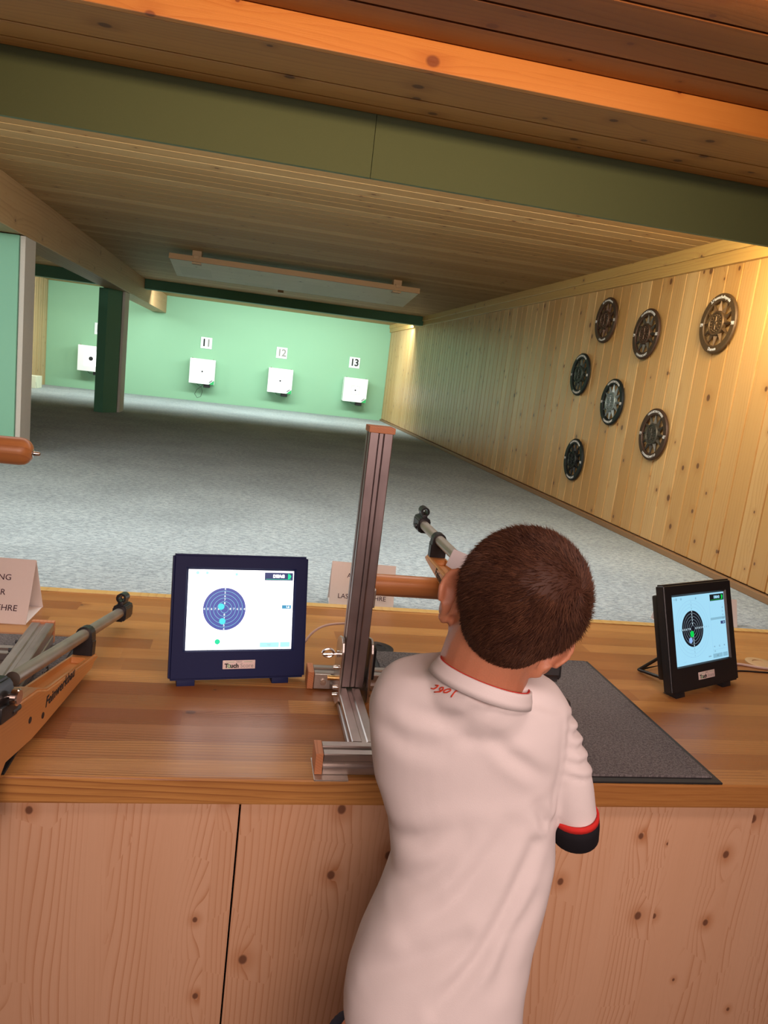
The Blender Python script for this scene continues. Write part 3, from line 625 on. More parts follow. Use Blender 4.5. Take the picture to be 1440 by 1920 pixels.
    for sx in (-1, 1):
        b2 = text_bm('Feinwerkbau', .0255, .0005, bold=.0004, shear=.25, spacing=1.05); bm = bmesh.new()
        rot = Matrix.Rotation(R(90), 4, 'X'); rz = Matrix.Rotation(R(90) * sx, 4, 'Z')
        a = R(-4 if sx > 0 else 4)
        join(bm, b2, Matrix.Translation((.0234 * sx, tx, -.062 + (tx + .335) * -.07)) @ Matrix.Rotation(R(8), 4, 'X') @ rz @ rot); newobj('side_lettering', bm, M_inkblack, t)
    return t
rifle('match_rifle', (.467, 1.835, 1.157), -.25, 0, 'air rifle with an orange wooden stock, aimed by the boy from the wooden roller')
rifle('match_rifle', (-.256, 1.765, .8985), -7.0, -8.3, 'air rifle with an orange wooden stock lying on the counter at the left edge', tip=.235, rec=-.645, tx=-.445)
# frosted eye blinder fixed to the aimed rifle
def quadplate(name, pts, th, m_, n):
    bm = bmesh.new(); n = V(n).normalized() * th; A = [bm.verts.new(V(p)) for p in pts]; B = [bm.verts.new(V(p) + n) for p in pts]; k = len(pts)
    bm.faces.new(A); bm.faces.new(list(reversed(B)))
    for i in range(k): bm.faces.new((A[i], B[i], B[(i + 1) % k], A[(i + 1) % k]))
    bmesh.ops.recalc_face_normals(bm, faces=bm.faces); return newobj(name, bm, m_)
bl = quadplate('eye_blinder', [(.3725, 1.22, 1.238), (.362, 1.22, 1.208), (.434, 1.205, 1.172), (.452, 1.205, 1.215)], .0015, M_film, (0, 1, 0)); tag(bl, 'frosted plastic eye blinder sticking out left of the aimed rifle behind its barrel', 'eye blinder')

# ---------------------------------------------------------------- monitors
def flat(name, polys, y, m_, parent):
    """flat shapes in the screen plane, facing -Y; polys are lists of (x, z)"""
    bm = bmesh.new()
    for p in polys:
        vs = [bm.verts.new((a, y, b)) for a, b in p]; f = bm.faces.new(vs); f.normal_update()
        if f.normal.y > 0: f.normal_flip()
    return newobj(name, bm, m_, parent)
def circ(cx, cz, r, n=48): return [(cx + r * cos(2 * pi * k / n), cz + r * sin(2 * pi * k / n)) for k in range(n)]
def annulus(cx, cz, r0, r1, n=48):
    o = []
    for k in range(n):
        a, b = 2 * pi * k / n, 2 * pi * (k + 1) / n
        o.append([(cx + r0 * cos(a), cz + r0 * sin(a)), (cx + r1 * cos(a), cz + r1 * sin(a)), (cx + r1 * cos(b), cz + r1 * sin(b)), (cx + r0 * cos(b), cz + r0 * sin(b))])
    return o
def rect(x0, x1, z0, z1): return [(x0, z0), (x1, z0), (x1, z1), (x0, z1)]
def label_text(name, items, y, m_, parent):
    bm = bmesh.new()
    for s, x, z, size, bold in items:
        join(bm, text_bm(s, size, .0001, bold=bold), Matrix.Translation((x, y, z)) @ Matrix.Rotation(R(90), 4, 'X'))
    return newobj(name, bm, m_, parent)
def monitor(loc, rz, tilt, label, mcase, S):
    W, H, T_ = .1425, .260, .026
    t = tag(empty('shooting_monitor', loc, (0, 0, rz)), label, 'monitor')
    def add(n, bm, m_, p=None, s=35): return auto(newobj(n, bm, m_, p or t), s)
    TM = Matrix.Translation((0, 0, .012)) @ Matrix.Rotation(-tilt, 4, 'X')
    def P(o): o.matrix_local = TM; return o
    sx0, sx1, sz0, sz1 = -.1110, .1115, .0615, .2285
    bm = bmesh.new()
    # bezel with recessed opening
    out = [(-W, 0), (W, 0), (W, H), (-W, H)]; inn = [(sx0, sz0), (sx1, sz0), (sx1, sz1), (sx0, sz1)]; inn2 = [(sx0 - .005, sz0 - .003), (sx1 + .005, sz0 - .003), (sx1 + .005, sz1 + .005), (sx0 - .005, sz1 + .005)]
    A = [bm.verts.new((x, 0, z)) for x, z in out]; B = [bm.verts.new((x, 0, z)) for x, z in inn2]; C_ = [bm.verts.new((x, .005, z)) for x, z in inn]; D = [bm.verts.new((x, T_, z)) for x, z in out]
    for i in range(4):
        j = (i + 1) % 4; bm.faces.new((A[i], A[j], B[j], B[i])); bm.faces.new((B[i], B[j], C_[j], C_[i])); bm.faces.new((A[j], A[i], D[i], D[j]))
    bm.faces.new(C_); bm.faces.new(list(reversed(D))); bmesh.ops.recalc_face_normals(bm, faces=bm.faces)
    es = [e for e in bm.edges if (e.verts[0] in A or e.verts[0] in D) and (e.verts[1] in A or e.verts[1] in D)]
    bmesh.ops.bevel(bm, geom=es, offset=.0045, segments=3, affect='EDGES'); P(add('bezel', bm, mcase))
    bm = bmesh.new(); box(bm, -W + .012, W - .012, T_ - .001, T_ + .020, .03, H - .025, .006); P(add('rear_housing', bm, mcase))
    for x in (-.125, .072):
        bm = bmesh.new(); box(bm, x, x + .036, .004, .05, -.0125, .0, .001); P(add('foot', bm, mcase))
    bm = bmesh.new(); q = [(-.07, .045, .115), (-.07, .150, .006), (.07, .150, .006), (.07, .045, .115)]; tube(bm, q, .0042, 10)
    for x in (-.07, .07): tube(bm, [(x, .150, .006), (x, .035, .016)], .0042, 10)
    add('stand_bracket', bm, M_black, None, 60)
    bm = bmesh.new(); box(bm, -.034, .034, -.0012, .0, .022, .040, .0005); pl_ = P(add('name_plate', bm, M_plate))
    y = -.0015
    label_text('plate_lettering', [('T', -.0262, .0285, .0125, .0005), ('uch', -.0095, .0285, .0125, .0005)], y, M_inkblack, pl_)
    label_text('plate_lettering', [('Score', .0165, .0285, .0120, 0), ('DISAG', 0, .0368, .0042, .0001)], y, M_inkgreyrefl, pl_)
    flat('plate_mark', annulus(-.0205, .0282, .0022, .0036, 20) + [rect(-.028, -.010, .0364, .0370), rect(.010, .028, .0364, .0370)], y, M_logogreen, pl_)
    bg, disc, line, num, hitA, hitB, head, grey, pale = S['mats']
    scr = P(flat('screen', [rect(sx0, sx1, sz0, sz1)], .0045, bg, t))
    cx, cz, r = -.0345, .1465, .0443
    def yy(k): return .0045 - .00025 * k
    if S['outer']: flat('score_ring', [p for k in (1, 2, 3) for p in annulus(cx, cz, r + k * .0085, r + k * .0085 + .0003, 64)], yy(1), S['outer'], scr)
    flat('target_disc', [circ(cx, cz, r, 64)], yy(2), disc, scr)
    flat('score_ring', [p for k in range(1, 6) for p in annulus(cx, cz, k * .0074 + .0004, k * .0074 + .0010, 64)], yy(3), line, scr)
    it = []
    for k, n in enumerate('87654'):
        d = .0120 + k * .0074
        it += [(n, cx + d, cz, .0062, .0002), (n, cx - d, cz, .0062, .0002), (n, cx, cz + d, .0062, .0002), (n, cx, cz - d, .0062, .0002)]
    label_text('score_digits', it, yy(4), num, scr)
    if S['outer']: label_text('outer_digits', [(n, cx + s * (r + .0045 + k * .0085) * a, cz + s * (r + .0045 + k * .0085) * b, .0055, 0) for k, n in enumerate('321') for s in (-1, 1) for a, b in ((1, 0), (0, 1))], yy(4), grey, scr)
    for (hx, hz, hr, mm) in S['hits']: flat('hit_mark', [circ(hx, hz, hr, 32)], yy(5), hitA if mm == 'A' else hitB, scr)
    lg = flat('logo_block', [rect(sx1 - .0635, sx1 - .002, sz1 - .0205, sz1 - .004)], yy(2), head, scr)
    flat('logo_bar', [rect(sx1 - .061, sx1 - .006, sz1 - .0185, sz1 - .0178), [(sx1 - .013, sz1 - .0185), (sx1 - .008, sz1 - .0165), (sx1 - .0055, sz1 - .0115), (sx1 - .008, sz1 - .0075), (sx1 - .013, sz1 - .0055)]], yy(3), hitB, scr)
    label_text('logo_lettering', [('DISAG', sx1 - .033, sz1 - .0118, .0088, .0006)], yy(3), bg, scr)
    rx = sx1 - .011
    flat('highlight_bar', [rect(sx1 - .0235, sx1 - .0035, .1475, .1550)], yy(1), S['bar'], scr)
    label_text('highlight_digits', [('1.6', rx, .1512, .0062, .0002)], yy(2), bg, scr)
    label_text('score_list', [(s, rx, .1610 + k * .0092, .0052, 0) for k, s in enumerate(('9.8', '7.4', '2.1', '1.0'))] + [('41', .0530, .0935, .0058, 0), ('52', .0745, .0935, .0058, 0), ('46', .0960, .0935, .0058, 0), ('22', .0530, .0820, .0058, 0)] + [('- - - -', sx0 + .035, sz0 + .008, .005, 0), ('12', sx0 + .01, sz1 - .007, .005, 0), ('00:00', sx0 + .14, sz0 + .010, .005, 0)], yy(1), grey, scr)
    flat('total_box', [rect(.043, .0845, sz0 + .004, sz0 + .0145), rect(.087, .108, sz0 + .004, sz0 + .0145)], yy(1), pale, scr)
    label_text('total_digits', [('161', .063, sz0 + .0092, .0062, 0)], yy(2), grey, scr)
    flat('menu_icon', [circ(sx0 + .0185, sz1 - .007, .0034, 16), circ(sx0 + .038, sz1 - .007, .0030, 16), circ(sx0 + .099, sz1 - .009, .0030, 16)], yy(1), pale, scr)
    if S['outer']: flat('side_divider', [rect(.0445, .0450, sz0 + .001, sz1 - .022), rect(.045, sx1, sz0 + .024, sz0 + .0244), rect(.045, sx1, .160, .166)], yy(1), pale, scr)
    return t
M_case1 = plain('black_plastic_blue_glare', (.008, .014, .070), .55, bump=.08, scale=700, spec=.2)  # black case with blue lens glare put into its base colour
S1 = dict(mats=(emis('screen_white', (1, 1, 1), 2.2), emis('screen_blue_disc', (.070, .105, .42), .9), emis('screen_ring_cyan', (.25, .75, .85), 1), emis('screen_digit', (.85, 1, 1), 1), emis('screen_cyan', (.06, .78, .86), 1), emis('screen_green', (0, .75, .36), 1), emis('screen_navy', (.03, .05, .16), 1), emis('screen_grey', (.45, .5, .5), 1), emis('screen_pale_cyan', (.45, .9, .95), 1)),
          outer=None, bar=emis('screen_bar', (.06, .33, .55), 1), hits=[(-.0415, .1515, .0066, 'A'), (-.0380, .1210, .0066, 'A'), (-.0465, .0785, .0055, 'B')])
S2 = dict(mats=(emis('screen_ice', (.34, .68, .88), 1), emis('screen_black_disc', (.006, .008, .014), 1), emis('screen_ring_grey', (.30, .42, .5), 1), emis('screen_digit_pale', (.6, .8, .9), 1), emis('screen_hit_blue', (.25, .45, .85), 1), emis('screen_hit_green', (0, .62, .08), 1), emis('screen_header', (.006, .009, .012), 1), emis('screen_text_grey', (.10, .16, .2), 1), emis('screen_panel_grey', (.22, .46, .6), 1)),
          outer=emis('screen_outer_ring', (.16, .32, .42), 1), bar=emis('screen_bar_dark', (.03, .05, .16), 1), hits=[(-.0475, .1190, .0070, 'A'), (-.0400, .1340, .0078, 'B')])
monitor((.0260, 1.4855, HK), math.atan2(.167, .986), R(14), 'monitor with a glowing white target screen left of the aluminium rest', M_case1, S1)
monitor((1.1675, 1.5475, HK), math.atan2(.408, .913), R(17.5), 'monitor with a pale blue target screen right of the boy', M_black, S2)
# glow of the screens comes from the screens themselves

# ---------------------------------------------------------------- tent signs
def tent(loc, rz, w_, h, d, label, text=True):
    t = tag(empty('tent_sign', loc, (0, 0, rz)), label, 'sign'); th = .0012
    bm = bmesh.new(); prism(bm, [(-d / 2, 0), (-d / 2 + th, 0), (0, h - th * 1.6), (d / 2 - th, 0), (d / 2, 0), (0, h)], -w_ / 2, w_ / 2, 'X')
    prism(bm, [(-d / 2 + .001, 0.0002), (d / 2 - .001, .0002), (d / 2 - .001, .0012), (-d / 2 + .001, .0012)], -w_ / 2 + .001, w_ / 2 - .001, 'X'); newobj('folded_card', bm, M_card, t)
    if text:
        a = math.atan2(d / 2, h); L_ = math.hypot(d / 2, h)
        for k, (s, f) in enumerate((('ACHTUNG', .70), ('NUR FÜR', .47), ('LASERGEWEHRE', .235))):
            p = f * L_; bm = bmesh.new()
            join(bm, text_bm(s, .0200 * w_ / .195, .0002), Matrix.Translation((0, -d / 2 + sin(a) * p - cos(a) * .0009, cos(a) * p + sin(a) * .0009)) @ Matrix.Rotation(R(90) - a, 4, 'X')); newobj('lettering', bm, M_ink, t)
    return t
tent((-.566, 1.843, HK), R(-2), .196, .140, .132, 'white folded card sign on the counter at the left edge')
tent((.388, 2.178, HC), R(-3), .198, .130, .085, 'white folded card sign behind the aluminium rest, partly covered by the upright and roller')
tent((1.55, 2.19, HC), R(3), .30, .09, .06, 'white folded card sign mostly hidden behind the right monitor')
# grommets and cables
def grommet(loc, r, m1, label):
    bm = bmesh.new(); rings = [[V((r_ * cos(2 * pi * k / 40), r_ * sin(2 * pi * k / 40), z)) for k in range(40)] for r_, z in ((r, 0), (r, .0025), (r - .002, .0035), (r * .55, .0035), (r * .52, .001), (.001, .001))]
    loft(bm, rings); bmesh.ops.recalc_face_normals(bm, faces=bm.faces); o = auto(newobj('cable_grommet', bm, m1)); o.location = loc; tag(o, label, 'cable grommet')
grommet((.362, 1.728, HK), .044, M_black, 'round black cable grommet in the worktop behind the aluminium upright')
grommet((1.475, 1.757, HK), .040, plain('tan_plastic', (.50, .33, .16), .5), 'round tan cable grommet in the worktop right of the right monitor')
def cord(pts, r, m_, label):
    c_ = []
    P_ = [V(p) for p in pts]
    for i in range(len(P_) - 1):
        p0, p1, p2, p3 = P_[max(i - 1, 0)], P_[i], P_[i + 1], P_[min(i + 2, len(P_) - 1)]
        for k in range(8):
            s = k / 8; c_.append(.5 * ((2 * p1) + (p2 - p0) * s + (2 * p0 - 5 * p1 + 4 * p2 - p3) * s * s + (3 * p1 - p0 - 3 * p2 + p3) * s ** 3))
    c_.append(P_[-1]); bm = bmesh.new(); tube(bm, c_, r, 8); o = newobj('cable', bm, m_, None, True); tag(o, label, 'cable')
cord([(.150, 1.56, .856), (.168, 1.60, .905), (.20, 1.62, .935), (.245, 1.63, .945), (.30, 1.66, .93), (.352, 1.72, .858)], .0028, M_cablepale, 'thin pale cable running from the left monitor behind the aluminium upright')
cord([(1.30, 1.68, .854), (1.38, 1.735, .8535), (1.45, 1.715, .8535), (1.56, 1.70, .8535)], .0034, M_cablepale, 'pale pink cable lying on the worktop right of the right monitor')
cord([(1.29, 1.67, .8525), (1.36, 1.69, .852), (1.43, 1.688, .852), (1.56, 1.68, .852)], .0022, M_black, 'thin black cable lying beside the pale pink cable')

# ---------------------------------------------------------------- the boy
TORSO = [((0.3049,0.7994,0.7090),0.1126),((0.3010,0.8083,0.7250),0.1177),((0.3044,0.8188,0.7569),0.1183),((0.3175,0.8352,0.8033),0.1156),((0.3342,0.8462,0.8526),0.1129),((0.3465,0.8581,0.9018),0.1106),
 ((0.3409,0.8744,0.9560),0.1130),((0.3316,0.8866,1.0115),0.1264),((0.3291,0.8890,1.0496),0.1323),((0.3265,0.8900,1.0802),0.1360),((0.3238,0.8951,1.1047),0.1338),((0.3174,0.9001,1.1252),0.1234),((0.3069,0.9050,1.1403),0.1039),((0.2966,0.9088,1.1497),0.0813)]
SLEEVE = [((0.4241,0.8736,1.0953),0.0345),((0.4405,0.8654,1.0689),0.0360),((0.4544,0.8570,1.0386),0.0352),((0.4648,0.8493,1.0079),0.0331),((0.4719,0.8432,0.9825),0.0309),((0.4758,0.8401,0.9702),0.0306),((0.4795,0.8374,0.9593),0.0288)]
rx_ = V((cr.x, cr.y, cr.z)); fh = V((cf.x, cf.y, 0)).normalized()
boy = tag(empty('person', (.30, .80, 0)), 'young boy with short brown hair in a white jersey aiming a rifle, seen from behind', 'person')
def addp(name, bm, m_, smooth=True):
    for v in bm.verts: v.co -= V((.30, .80, 0))
    return newobj(name, bm, m_, boy, smooth)
# head frame
Xh = V((.831, -.4394, -.3411)).normalized(); Fh = V((.4204, .8976, -.1323)); Fh = (Fh - Xh * Fh.dot(Xh)).normalized(); Uh = Xh.cross(Fh)
HM = Matrix((Xh, Fh, Uh)).transposed(); HO = V((.3657, .8704, 1.2626)); HS = 1.0
def hp(x, y, z): return HO + HM @ (V((x, y, z)) * HS)
def hell(bm, x, y, z, rx, ry, rz, e=(0, 0, 0), mi=0, su=24, sv=16): return ell(bm, hp(x, y, z), rx * HS, ry * HS, rz * HS, HM @ Euler([R(a) for a in e]).to_matrix(), su, sv, mi)
C7 = V((.330, .868, 1.125))
b = bmesh.new()
hell(b, 0, -.010, .004, .0745, .090, .079); hell(b, 0, .030, .020, .064, .062, .062)      # skull, brow
hell(b, 0, -.022, -.030, .058, .066, .060)
hell(b, -.004, .026, -.045, .061, .058, .056)
for s in (-1,): hell(b, s * .042, .012, -.070, .026, .036, .032); hell(b, 0, .055, -.072, .030, .028, .024)      # cheeks, chin
hell(b, -.030, .052, -.035, .022, .024, .022); hell(b, .030, .052, -.035, .022, .024, .022)
hell(b, 0, .092, -.022, .009, .012, .020, (20, 0, 0)); hell(b, 0, .098, -.034, .010, .009, .008)   # nose
hell(b, 0, .084, -.056, .018, .007, .004); hell(b, 0, .083, -.062, .016, .007, .004)      # lips
for s in (-1, 1): hell(b, s * .028, .083, .012, .018, .008, .006)                           # brow ridge
def neck_ring(p, r, sy=1.0, ax=None):
    d = ax or (HO - C7).normalized(); x = (Xh - d * Xh.dot(d)).normalized(); y = d.cross(x); return [p + (x * cos(2 * pi * k / 20) + y * sin(2 * pi * k / 20) * sy) * r for k in range(20)]
base = V((.327, .893, 1.098)); top = hp(-.004, -.012, -.045)
loft(b, [neck_ring(base, .058), neck_ring(base.lerp(top, .2) + Xh * .003, .062), neck_ring(base.lerp(top, .35) - Xh * .003, .060), neck_ring(base.lerp(top, .65) - Xh * .004, .059), neck_ring(top, .057), neck_ring(hp(0, -.010, -.005), .048)])
# ears (both stand off the head)
def ear(b, s):
    E0 = V((s * (.0830 if s < 0 else .0700), .006, -.047)); rot = Euler((R(-12), R(s * 4), R(s * -58))).to_matrix()   # turned out from the head
    def q(y, z, o): return HO + HM @ (E0 * HS + rot @ (V((s * o, y, z)) * 1.04))
    pts = []; 
    for k in range(15):                     # helix
        a = R(-60 + k * 19); pts.append(q(-.013 - .017 * cos(a) * (.85 if sin(a) < 0 else 1.0), .004 + .031 * sin(a), .012 + .006 * abs(cos(a))))
    tube(b, pts, [.0028] + [.0040] * 13 + [.0030], 8)
    bowl = [[q(-.013 + f * -.016 * cos(a), .002 + f * .029 * sin(a) * (1 if sin(a) > 0 else .95), o) for a in [2 * pi * k / 16 for k in range(16)]] for f, o in ((.25, -.006), (.55, -.003), (.8, .004), (1.0, .010), (1.0, .0155), (.8, .0115), (.5, .0050), (.2, .003))]
    loft(b, bowl)
    tube(b, [q(-.002, -.026, .009), q(-.010, -.032, .010), q(-.017, -.027, .012)], [.005, .006, .0045], 8)
    ell(b, q(.0, -.008, .001), .008, .010, .022, HM, 12, 8)                            # root
ear(b, -1); ear(b, 1)
def limb(b, pts, rs, n=20): tube(b, pts, rs, n)
# trunk, pelvis, legs
rings = []
for (c, hw) in TORSO[1:12]:
    rings.append(ringel(V(c) , rx_ * (hw - .012), fh * .068, 28, 2.3))
loft(b, rings)
ell(b, (.302, .80, .67), .098, .070, .09); 
Lhip, Rhip = V((.245, .80, .66)), V((.362, .79, .66))
limb(b, [Lhip, (.238, .812, .50), (.235, .825, .36), (.232, .80, .22), (.230, .785, .09), (.230, .79, .05)], [.066, .058, .046, .044, .031, .030])
limb(b, [Rhip, (.378, .79, .50), (.388, .80, .36), (.392, .775, .22), (.396, .765, .09), (.396, .77, .05)], [.066, .058, .046, .044, .031, .030])
for (x, y) in ((.230, .83), (.396, .81)): ell(b, (x, y, .035), .033, .095, .030)
# arms
SH_R, EL_R, WR_R = V((.425, .885, 1.080)), V((.478, .905, .945)), V((.470, 1.060, 1.035))
limb(b, [(.36, .90, 1.075), SH_R, SH_R.lerp(EL_R, .5), EL_R, EL_R.lerp(WR_R, .35), WR_R.lerp(EL_R, .12), WR_R], [.045, .040, .034, .029, .029, .020, .019])
SH_L, EL_L, WR_L = V((.235, .925, 1.080)), V((.295, 1.130, .890)), V((.432, 1.150, 1.030))
limb(b, [(.29, .91, 1.075), SH_L, SH_L.lerp(EL_L, .5), EL_L, EL_L.lerp(WR_L, .35), WR_L.lerp(EL_L, .12), WR_L], [.045, .038, .033, .028, .028, .020, .018])
# hands: right on the grip, left under the fore-end
def fingers(b, palm, knuckles, paths, r0):
    ell(b, palm[0], *palm[1], palm[2], 16, 10)
    for k, p in zip(knuckles, paths): tube(b, [palm[0].lerp(V(k), .35), V(k)] + [V(q) for q in p], [r0 * 1.1, r0, r0 * .95, r0 * .88, r0 * .78][:len(p) + 2], 10)
gx = .4575
ell(b, (gx + .018, 1.090, 1.043), .013, .027, .032, Euler((R(-35), 0, 0)).to_matrix(), 16, 10)
tube(b, [WR_R, (gx + .020, 1.085, 1.040)], [.019, .017], 12)
for i in range(4):
    z = 1.052 - i * .0150; y = 1.118 - i * .007; L_ = (.9, 1.0, .95, .8)[i]
    tube(b, [(gx + .022, y - .012, z), (gx + .029, y + .012, z), (gx + .022, y + .030, z - .002), (gx + .002, y + .036, z - .003), (gx - .020 * L_, y + .030, z - .003), (gx - .029 * L_, y + .014, z - .002)], [.0085, .0078, .0074, .0070, .0066, .0055], 10)
tube(b, [(gx + .020, 1.075, 1.062), (gx + .012, 1.092, 1.084), (gx - .006, 1.104, 1.092), (gx - .022, 1.114, 1.086)], [.010, .0088, .0080, .0066], 10)
px_, pz_ = .4640, 1.010
ell(b, (px_ - .010, 1.19, pz_ - .002), .030, .038, .012, None, 16, 10); tube(b, [WR_L, (px_ - .018, 1.162, pz_ + .004)], [.018, .016], 12)
for i in range(4):
    y = 1.166 + i * .0170
    tube(b, [(px_ - .010, y, pz_), (px_ + .018, y, pz_ - .002), (px_ + .032, y + .002, pz_ + .010), (px_ + .0345, y + .002, pz_ + .028), (px_ + .031, y + .001, pz_ + .042)], [.0085, .008, .0076, .0070, .0058], 10)
tube(b, [(px_ - .022, 1.165, pz_ + .002), (px_ - .034, 1.182, pz_ + .012), (px_ - .034, 1.202, pz_ + .030), (px_ - .031, 1.215, pz_ + .042)], [.010, .009, .008, .0066], 10)
bb = remeshed(b, .0033, 3, .5)
body = addp('body', bb, M_skin)
# eyes, brows, mouth
for s in (-1, 1):
    e_ = bmesh.new(); hell(e_, s * .029, .0735, -.001, .0115, .0115, .0100, su=16, sv=10); eo = addp('eye', e_, M_eyew)
    e_ = bmesh.new(); hell(e_, s * .029, .0838, -.001, .0050, .0025, .0050, su=12, sv=8); i_ = addp('iris', e_, M_iris); i_.parent = eo
e_ = bmesh.new(); hell(e_, 0, .0905, -.0585, .017, .004, .0055, su=16, sv=8); addp('lips', e_, M_lip)

# hair: cropped cap of scalp hair plus thousands of short strands laid round the crown whorl
def hairline(x, y, z):
    """>0 inside the hair area, in head space"""
    az = math.atan2(x, -y)                       # 0 at the back of the head
    a = abs(az)
    if a < .75: lim = -.086 + .012 * (a / .75) ** 2
    elif a < 1.35: lim = -.074 + (a - .75) / .6 * .040
    elif a < 1.75: lim = -.034 + .040 * (a - 1.35) / .4 - (.018 if a > 1.60 else 0)
    else: lim = .006 + (a - 1.75) * .040
    return z - lim
def scalp(d):
    """point of the skull surface in direction d (head space)"""
    def hit(c, r):
        o = V((-c[0] / r[0], -c[1] / r[1], -c[2] / r[2])); k = V((d.x / r[0], d.y / r[1], d.z / r[2]))
        A = k.dot(k); B = 2 * o.dot(k); C_ = o.dot(o) - 1; D = B * B - 4 * A * C_
        return (-B + math.sqrt(D)) / (2 * A) if D > 0 else 0
    t1 = hit((0, -.010, .004), (.0745, .090, .079)); t2 = hit((0, .030, .020), (.064, .062, .062)); t3 = hit((0, -.022, -.030), (.058, .066, .060)); return d * max(t1, t2, t3)
whorl = V((.056, -.055, .050)).normalized()
mh, nth, bh = newmat('brown_hair'); Nn = NT(nth); tch = nth.nodes.new('ShaderNodeTexCoord'); geo = nth.nodes.new('ShaderNodeNewGeometry')
att = nth.nodes.new('ShaderNodeAttribute'); att.attribute_name = 'hairvar'
hc = Nn.mix(att.outputs['Fac'], (.035, .013, .008), (.155, .066, .034)); nth.links.new(hc, bh.inputs['Base Color'])
bh.inputs['Roughness'].default_value = .6; bh.inputs['Specular IOR Level'].default_value = .25
b = bmesh.new(); su, sv = 120, 80; grid = {}
for j in range(sv + 1):
    for i in range(su):
        th = pi * j / sv; ph = 2 * pi * i / su; d = V((sin(th) * sin(ph), sin(th) * cos(ph), cos(th)))
        p = scalp(d); h = hairline(*p); thick = min(1, max(0, h / .05)); p = p + d * (.0002 + .0048 * thick ** .8 + (.0012 * mnoise.noise(p * 140)) * thick)
        grid[i, j] = (b.verts.new(HO + HM @ p * HS), h)
for j in range(sv):
    for i in range(su):
        q = [grid[i, j], grid[(i + 1) % su, j], grid[(i + 1) % su, j + 1], grid[i, j + 1]]
        if max(x[1] for x in q) > -.0005: 
            try: b.faces.new([x[0] for x in q])
            except ValueError: pass
bmesh.ops.remove_doubles(b, verts=b.verts, dist=1e-5); bmesh.ops.delete(b, geom=[v for v in b.verts if not v.link_faces], context='VERTS'); bmesh.ops.recalc_face_normals(b, faces=b.faces)
for f in b.faces: f.smooth = True
lay = b.verts.layers.float.new('hairvar')
for v in b.verts: v[lay] = .16
rng = random.Random(3); ns = 0
while ns < 32000:
    d = V((rng.gauss(0, 1), rng.gauss(0, 1), rng.gauss(0, 1))).normalized(); p = scalp(d); h = hairline(*p)
    if h < -.002 + rng.random() * .004: continue
    if p.y > .03 and rng.random() < .6: continue
    ns += 1; thick = min(1, max(0.0, h / .05))
    ang = whorl.angle(d); away = (d * whorl.dot(d) - whorl)
    away = (away - d * away.dot(d)); away = away.normalized() if away.length > 1e-6 else V((1, 0, 0))
    swirl = d.cross(away); sw = max(.05, 1.1 - ang * 1.0)
    down = V((0, 0, -1)) - d * d.dot(V((0, 0, -1))); flow = (away + swirl * sw + down * max(0, ang - .9) * 1.2 + V((0, .5, 0)) * (1 if p.z > .03 else 0)).normalized()
    Ls = .0045 + .0125 * thick * (.7 + .5 * rng.random()); lift = .55 - .15 * thick + rng.random() * .25
    p0 = p + d * (.0036 * thick); j1 = V((rng.gauss(0, .15), rng.gauss(0, .15), rng.gauss(0, .15)))
    dirv = (flow + d * lift + j1).normalized(); p1 = p0 + dirv * Ls * .5; dir2 = (flow + d * (lift * .25) + j1 * 1.3).normalized(); p2 = p1 + dir2 * Ls * .5
    side = dirv.cross(d).normalized() * (.00034 + .0001 * rng.random()); up_ = d * .00022
    val = min(1, max(0, .38 + .24 * mnoise.noise(p * 60) + rng.gauss(0, .25)))
    W3 = lambda q: b.verts.new(HO + HM @ q * HS)
    a0, a1, a2 = W3(p0 - side), W3(p0 + side), W3(p0 + up_ * 2); c0, c1, c2 = W3(p1 - side * .8), W3(p1 + side * .8), W3(p1 + up_ * 2); e0 = W3(p2)
    for vv in (a0, a1, a2, c0, c1, c2, e0): vv[lay] = val
    for q in ((a0, a1, c1, c0), (a1, a2, c2, c1), (a2, a0, c0, c2), (c0, c1, e0), (c1, c2, e0), (c2, c0, e0)): b.faces.new(q)
addp('hair', b, mh, False)

